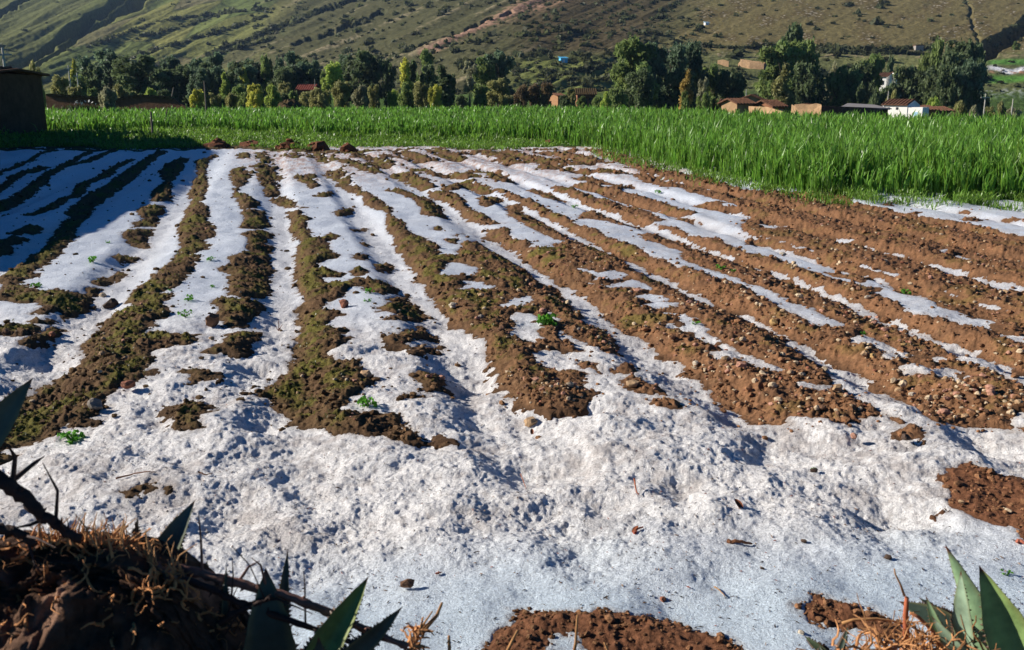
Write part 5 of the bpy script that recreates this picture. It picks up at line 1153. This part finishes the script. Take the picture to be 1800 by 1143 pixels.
# mound of clods and roots at the lower left
su_ = np.array([-260,-60,0,50,100,150,240,300,335,365,410,460,520,600]); sv_ = np.array([972,965,958,962,952,950,968,992,1022,1065,1110,1165,1230,1300])
MD = 1.75
sx = np.array([at_d(a, b, MD)[0] for a, b in zip(su_, sv_)]); sz = np.array([at_d(a, b, MD)[2] for a, b in zip(su_, sv_)])
mx_, my_ = np.meshgrid(np.linspace(-1.5, -0.28, 300), np.linspace(0, 1, 240))
cz = np.interp(mx_, sx, sz) + 0.012 * fbm(mx_, 0 * mx_, 0.07, 3, off=7.)
prof_y = np.interp(my_, [0, .12, .45, .62, .75, 1], [MD - .85, MD - .50, MD - .09, MD, MD + .16, MD + .55])
prof_z = np.interp(my_, [0, .12, .45, .62, .75, 1], [-1.05, -.55, -.07, 0, -.05, -.85])
mz = np.maximum(cz + prof_z, 0.2)
dn = 0.03 * fbm(mx_, my_, 0.035, 4, .65, off=251.) + 0.07 * fbm(mx_, my_, 0.13, 5, .6, off=201.) + 0.035 * (1 - 2 * np.abs(fbm(mx_, my_, 0.2, 3, .6, off=211.)))
mY = prof_y + 0.05 * fbm(mx_, my_, 0.25, 3, off=221.) - dn * 1.0; mZ = mz + dn * .55 * np.where(np.abs(my_ - .62) < .1, .5, 1)
cm_ = mixc(np.tile([0.055, 0.030, 0.019], (mx_.size, 1)), (0.20, 0.115, 0.075), ss(0.05, .5, fbm(mx_, my_, .12, 4, off=231.).ravel()))
cm_ = cm_ * 1.7
md = tag(empty('earth_mound', (-0.9, 1.75, 0)), 'dark mound of earth bristling with dry roots in the lower left corner', 'mound')
o = obj('earth', mesh('earth', np.stack([mx_.ravel() + .9, mY.ravel() - 1.75, mZ.ravel()], 1), grid_quads(240, 300), col=cm_, smooth=True, mats=(M_soil,)), md)
rr_ = np.random.default_rng(71)
def root_curve(p, ln, r, up=0.4):
    d = r.normal(size=3); d[2] = abs(d[2]) * up + .1; d /= np.linalg.norm(d); Q = [np.array(p, float)]
    for k in range(6):
        d = d + r.normal(0, .42, 3); d[2] -= .1; d /= np.linalg.norm(d); Q.append(Q[-1] + d * ln / 6)
    return Q
m = MB(); cols = []
def add_root(m, cols, p, ln, rad, r, up=.4, c0=(0.50, 0.22, 0.08)):
    n0 = m.n; m.tube(root_curve(p, ln, r, up), np.linspace(rad, rad * .35, 7), 4); cols.append(np.tile(np.array(c0) * r.uniform(.5, 1.35), (m.n - n0, 1)))
for k in range(2200):
    i_, j_ = int(rr_.integers(60, 170)), int(rr_.integers(0, 285)); w_ = fbm(np.array([mx_[i_, j_]]), np.array([my_[i_, j_]]), .18, 3, off=241.)[0]
    if rr_.uniform() > 0.35 + 1.6 * w_ + .5 * (130 < i_ < 158): continue
    add_root(m, cols, (mx_[i_, j_] + .9, mY[i_, j_] - 1.75, mZ[i_, j_]), rr_.uniform(.02, .08), rr_.uniform(.0014, .0042), rr_, .5)
tag(obj('dry_roots', m.mesh('dry_roots', M_root, col=np.concatenate(cols)), md), kind='stuff')
m = MB()
for k in range(120):
    u_ = rr_.uniform(60, 330); p = at_d(u_, np.interp(u_, su_, sv_) + 8, MD + rr_.uniform(-.03, .08)); a = rr_.normal(0, .3); L_ = rr_.uniform(.015, .07)
    m.tube([(p[0] + .9, p[1] - 1.75, p[2]), (p[0] + .9 + a * L_ * .5, p[1] - 1.75, p[2] + L_ * .6), (p[0] + .9 + a * L_ * 1.4, p[1] - 1.75 + .01, p[2] + L_)], [.0022, .0018, .0006], 4)
tag(obj('dry_stalks', m.mesh('dry_stalks', M_root, col=np.tile((.46, .25, .11), (m.n, 1))), md), kind='stuff')
# dead thorny branches
def branch(pts, d, r0, r1, label, seed, thorns=10, mt=None, twigs=4, dd=0.0):
    r = np.random.default_rng(seed); n_ = len(pts); D = np.linspace(d, d + dd, n_)
    Q = np.array([at_d(u_, v_, k) for (u_, v_), k in zip(pts, D)]); t = np.linspace(0, n_ - 1, n_ * 5)
    Q = np.stack([np.interp(t, range(n_), Q[:, k]) for k in range(3)], 1); Q[1:-1] = (Q[:-2] + Q[1:-1] + Q[2:]) / 3; Q += r.normal(0, r0 * .12, Q.shape)
    c = Q[0]; e = tag(empty('dead_branch', tuple(float(k) for k in c)), label, 'branch')
    m = MB(); R_ = np.linspace(r0, r1, len(Q)) * (1 + .12 * r.normal(size=len(Q))); m.tube(Q - c, R_, 8)
    for k in range(thorns):
        i = int(r.integers(1, len(Q) - 1)); dv_ = r.normal(size=3); dv_ /= np.linalg.norm(dv_); p = Q[i] - c
        m.tube([p, p + dv_ * (R_[i] * 1.2), p + dv_ * (R_[i] + .008)], [R_[i] * .55, R_[i] * .3, .0004], 5)
    obj('stem', m.mesh('stem', mt or M_twig, smooth=True), e)
    for k in range(twigs):
        i = int(r.integers(2, len(Q) - 2)); p = Q[i] - c; dv_ = r.normal(size=3) * np.array([.7, .4, 1]); dv_ /= np.linalg.norm(dv_); L_ = r.uniform(.05, .16)
        m = MB(); m.tube([p, p + dv_ * L_ * .5 + r.normal(0, .008, 3), p + dv_ * L_ + np.array([0, 0, -.02])], [R_[i] * .4, R_[i] * .28, .0008], 5); obj('twig', m.mesh('twig', mt or M_twig), e)
    return e
branch([(-60,800),(0,842),(40,872),(75,905),(100,925),(140,948)], 1.72, .015, .009, 'thick dark branch slanting down from the left edge onto the mound', 81, 12, twigs=5)
branch([(-40,925),(10,930),(40,940),(62,960)], 1.70, .011, .007, 'short dark branch stub at the left edge below the thick one', 82, 5, twigs=3)
M_twig2 = mat('pinkish_bark', (0.20, 0.095, 0.065), rough=0.7, vary=0.35, vscale=40, bump=.5, bscale=90, bdist=.006)
branch([(290,995),(330,1003),(385,1017),(450,1033),(520,1053),(570,1073),(620,1097),(670,1118),(715,1136)], 1.78, .0105, .007, 'long thorny branch running from the mound across the agave leaves', 83, 26, mt=M_twig2, twigs=5, dd=-.05)
branch([(300,1012),(360,1030),(420,1060),(480,1080),(560,1108),(620,1130),(660,1150)], 1.74, .008, .005, 'lower dark thorny branch below the long one', 84, 18, twigs=6)
branch([(380,1100),(410,1080),(450,1062),(478,1048)], 1.73, .007, .004, 'short dark branch crossing behind the triangular agave leaf', 85, 8, twigs=3)

def agave_leaf(base, tip, width, face, fold, parent, origin, bend=0.05, c0=(0.150, 0.215, 0.135), prof=None, th=0.007, teeth=True, seed=0):
    base = np.asarray(base, float); tip = np.asarray(tip, float); n_ = 28; t = np.linspace(0, 1, n_)
    ax = tip - base; L_ = np.linalg.norm(ax); a = ax / L_; f = np.asarray(face, float); f = f - a * (f @ a); f /= np.linalg.norm(f); s = np.cross(a, f)
    cen = base + ax * t[:, None] + f * (bend * L_ * np.sin(t * np.pi))[:, None]
    w = width * .5 * (np.interp(t, [0, .15, .4, .65, .85, .95, 1.0], [.85, .95, 1.0, .72, .34, .11, .008]) if prof is None else np.interp(t, *prof))
    S = np.array([-1, -.93, -.6, -.25, 0, .25, .6, .93, 1]); r = np.random.default_rng(seed); wav = 1 + .02 * r.normal(size=n_)
    front = cen[:, None] + s * (S[None, :] * (w * wav)[:, None])[..., None] + f * (fold * (w[:, None] * np.abs(S[None, :]) ** 1.5))[..., None]
    thk = (th * np.minimum(1, w / (width * .5) * 1.2 + .1))[:, None] * (1 - np.abs(S[None, :]) ** 3 * .85)
    back = front - f * thk[..., None]
    V = np.concatenate([front.reshape(-1, 3), back.reshape(-1, 3)]) - origin; k = len(S)
    i = np.arange(n_ * k).reshape(n_, k); q1 = np.stack([i[:-1, :-1], i[:-1, 1:], i[1:, 1:], i[1:, :-1]], -1).reshape(-1, 4); q2 = q1[:, ::-1] + n_ * k
    e1 = np.stack([i[:-1, 0], i[1:, 0], i[1:, 0] + n_ * k, i[:-1, 0] + n_ * k], -1); e2 = np.stack([i[1:, -1], i[:-1, -1], i[:-1, -1] + n_ * k, i[1:, -1] + n_ * k], -1)
    col = np.tile(c0, (n_, k, 1)) * (1 + .10 * r.normal(size=(n_, 1, 1)) * .5)
    ed = np.where(np.abs(S) > .9, 1.0, 0.0)[None, :, None]; col = col * (1 - ed * .45) + np.array([.20, .17, .06]) * ed * .45
    tp = ss(.90, .97, t)[:, None, None]; col = col * (1 - tp) + np.array([.10, .035, .022]) * tp
    col = np.concatenate([col.reshape(-1, 3)] * 2)
    Vt = [V]; q = np.concatenate([q1, q2, e1, e2]); tr_ = []; Ct = [col]; nb = len(V)
    if teeth:
        for sd_ in (0, k - 1):
            for j in range(2, n_ - 4):
                if r.uniform() > .72: continue
                p = front[j, sd_] - origin; o = s * (1 if sd_ else -1); h = .006 * (1.2 - t[j])
                Vt.append(np.array([p - a * h, p + a * h, p + o * h * 1.6 + a * h * .6, p - f * .003])); tr_ += [(nb, nb + 1, nb + 2), (nb, nb + 2, nb + 3), (nb + 1, nb + 3, nb + 2)]; nb += 4; Ct.append(np.tile((.09, .05, .03), (4, 1)))
    return obj('leaf', mesh('leaf', np.concatenate(Vt), q, tr_ if tr_ else None, col=np.concatenate(Ct), smooth=True, mats=(M_agave,)), parent)
def agave(cu_, cv_, d, label, leaves, c0):
    org = at_d(cu_, cv_, d); e = tag(empty('agave_plant', tuple(float(k) for k in org)), label, 'agave')
    for j, L_ in enumerate(leaves):
        (u0, v0, d0), (u1, v1, d1), wpx, face, fold = L_[:5]
        agave_leaf(at_d(u0, v0, d0), at_d(u1, v1, d1), wpx / F_PX * (d0 + d1) / 2, face, fold, e, org, seed=j + abs(int(cu_)), c0=L_[5] if len(L_) > 5 else c0, bend=L_[6] if len(L_) > 6 else .04)
GRN = (0.19, 0.30, 0.16); PAL = (0.29, 0.40, 0.27); DRK = (0.04, 0.062, 0.045)
agave(1740, 1240, 2.15, 'green agave with broad pointed leaves in the lower right corner', [
    ((1770,1235,2.10),(1662,958,2.22),70,(.35,.55,.5),.28,GRN,.03), ((1828,1245,1.82),(1721,994,1.90),98,(-.35,-.85,.25),.6,(.24,.36,.12),-.05), ((1700,1150,1.98),(1689,1003,1.96),40,(-.75,-.6,.25),.15,PAL,.03),
    ((1690,1190,2.02),(1627,1046,2.02),34,(-.6,-.7,.2),.3,GRN,.05), ((1690,1110,2.12),(1580,1057,2.20),44,(.35,-.75,.3),.2,DRK,.03), ((1672,1095,2.15),(1615,1050,2.22),22,(.5,-.6,.3),.2,DRK,.02),
    ((1730,1200,1.93),(1637,1083,1.98),40,(-.6,-.6,.5),.2,PAL,.05), ((1760,1230,1.95),(1690,1090,2.05),46,(-.3,-.8,.4),.3,GRN,.02), ((1742,1220,1.88),(1785,1098,1.90),26,(-.5,-.8,.2),.3,GRN,.02),
    ((1850,1230,2.2),(1812,1080,2.3),60,(-.4,-.8,.3),.4,GRN,.03), ((1870,1180,2.0),(1850,1010,2.1),60,(-.4,-.8,.3),.4,GRN,.03)], GRN)
agave(330, 1050, 1.86, 'bluish agave with few upright leaves behind the earth mound', [
    ((262,1030,1.84),(343,879,1.88),54,(-.1,-.9,.3),.35,(.08,.13,.105),.03), ((256,1015,1.90),(313,903,1.94),24,(.3,-.9,.2),.3,(.12,.16,.08),.02), ((352,1015,1.92),(313,950,1.98),20,(-.6,-.6,.3),.25,PAL,.07),
    ((236,985,1.82),(242,908,1.84),14,(.5,-.8,.1),.3,(.10,.085,.05),-.03), ((345,1040,1.95),(365,985,2.0),18,(.5,-.8,.1),.3,DRK,.02)], GRN)
agave(540, 1260, 1.70, 'dark agave seen against the hail below the thorny branches', [
    ((474,1240,1.70),(467,998,1.76),104,(.45,-.85,.2),.12,DRK,.02), ((488,1180,1.78),(506,966,1.86),30,(.55,-.8,.1),.25,DRK,-.02), ((530,1205,1.66),(648,1013,1.72),62,(-.1,-.9,.4),.6,(.19,.27,.07),-.07), ((580,1180,1.60),(708,1066,1.64),44,(.45,-.8,.2),.3,DRK,.05),
    ((392,1130,1.74),(398,990,1.76),13,(.5,-.8,.2),.3,DRK,.0), ((560,1250,1.58),(560,1120,1.60),60,(.5,-.8,.2),.3,DRK,.0)], DRK)
agave(-60, 850, 1.75, 'agave leaf tip entering from the left edge above the branch', [((-75,830,1.72),(58,664,1.80),62,(.5,-.8,.25),.3,(.07,.10,.07),.02), ((-90,900,1.75),(-30,720,1.80),60,(.5,-.8,.25),.3,DRK,.02)], DRK)
agave(1440, 1175, 2.2, 'small agave rosette at the lower edge left of the dry roots', [((1462,1160,2.2),(1413,1117,2.24),16,(-.3,-.6,.7),.2,(.12,.16,.08),.03), ((1470,1165,2.2),(1492,1098,2.22),10,(-.5,-.8,.2),.3,DRK,.0), ((1450,1175,2.15),(1440,1135,2.2),16,(-.3,-.7,.5),.2,DRK,.02)], DRK)
# tangles of dry roots on the bank
def tangle(spec, label, seed):
    r = np.random.default_rng(seed); c = at_d(spec[0][0], spec[0][1], spec[0][2]); e = tag(empty('dry_root_tangle', tuple(float(k) for k in c)), label, 'roots'); m = MB(); cols = []
    for (u_, v_, d_, n_, sp, ln, rad) in spec:
        for k in range(n_):
            p = at_d(u_ + r.normal(0, sp), v_ + r.normal(0, sp * .35), d_ + r.normal(0, .04)) - c
            add_root(m, cols, p, ln * r.uniform(.5, 1.4), rad * r.uniform(.5, 1.3), r, .7, (0.46, 0.22, 0.09))
    tag(obj('roots', m.mesh('roots', M_root, col=np.concatenate(cols)), e), kind='stuff')
    return e, m, c
tangle([(1580,1150,1.95,80,42,.11,.0034),(1530,1165,1.9,50,45,.10,.003),(1615,1135,2.0,34,22,.08,.003),(1680,1165,1.9,34,36,.10,.003)], 'tangle of orange dry roots beside the right agave', 91)
tangle([(736,1112,1.9,26,5,.032,.0045),(728,1138,1.9,26,7,.04,.0045)], 'knot of pale dry root near the middle of the lower edge', 92)
def straw(pts, d, rad, label, shade=(.42, .22, .09)):
    Q = np.array([at_d(u_, v_, d) for u_, v_ in pts]); c = Q[0].copy(); m = MB(); m.tube(Q - c, np.linspace(rad, rad * .5, len(Q)), 6)
    return tag(obj('dry_stalk', m.mesh('dry_stalk', M_root, smooth=True, col=np.tile(shade, (m.n, 1))), loc=c), label, 'stalk')
straw([(742,1112),(752,1100),(768,1082),(777,1060)], 1.9, .006, 'forked pale root sticking up from the knot at the lower edge'); straw([(738,1108),(748,1092),(760,1075)], 1.9, .003, 'thin root beside the forked pale one')
straw([(788,1160),(790,1140),(789,1118)], 1.9, .006, 'short blunt root stub at the lower edge'); straw([(1005,1170),(1012,1130),(1015,1082)], 2.0, .005, 'upright pale stalk before the bare patch at the lower edge'); straw([(885,1160),(900,1128),(910,1108)], 2.0, .005, 'leaning pale stalk at the lower edge left of the upright one')
straw([(1594,1160),(1593,1110),(1592,1080),(1594,1050)], 2.0, .009, 'rust coloured upright stub rising from the orange roots', (.38, .11, .05)); straw([(1590,1048),(1583,1028),(1574,1010),(1572,1000)], 2.0, .003, 'thin pale root tip curling above the rusty stub')
straw([(1480,1096),(1500,1090),(1540,1088),(1570,1092),(1600,1100),(1640,1125)], 2.02, .004, 'long pale root arching over the lower right bare patch'); straw([(1060,1160),(1068,1142),(1062,1130)], 2.0, .004, 'small orange stalk at the lower edge right of the upright one'); straw([(1660,1150),(1640,1110),(1615,1085),(1600,1078)], 1.95, .006, 'reddish root leaning left beside the right agave', (.42, .16, .07))
# ------------------------------------------------------------------ thin blue air over the valley
hz = MB(); hz.box((-1500, -30, -12), (1500, 1850, 330))
M_air = bpy.data.materials.new('air'); M_air.use_nodes = True
an = M_air.node_tree; an.nodes.remove(an.nodes['Principled BSDF'])
vol = an.nodes.new('ShaderNodeVolumePrincipled'); vol.inputs['Color'].default_value = (0.45, 0.66, 1.0, 1); vol.inputs['Density'].default_value = 0.00008; vol.inputs['Anisotropy'].default_value = 0.1
an.links.new(vol.outputs[0], an.nodes['Material Output'].inputs['Volume'])
tag(obj('haze', hz.mesh('haze', M_air)), kind='stuff', label='thin bluish air filling the valley', cat='haze')
print('objects', len(bpy.data.objects))
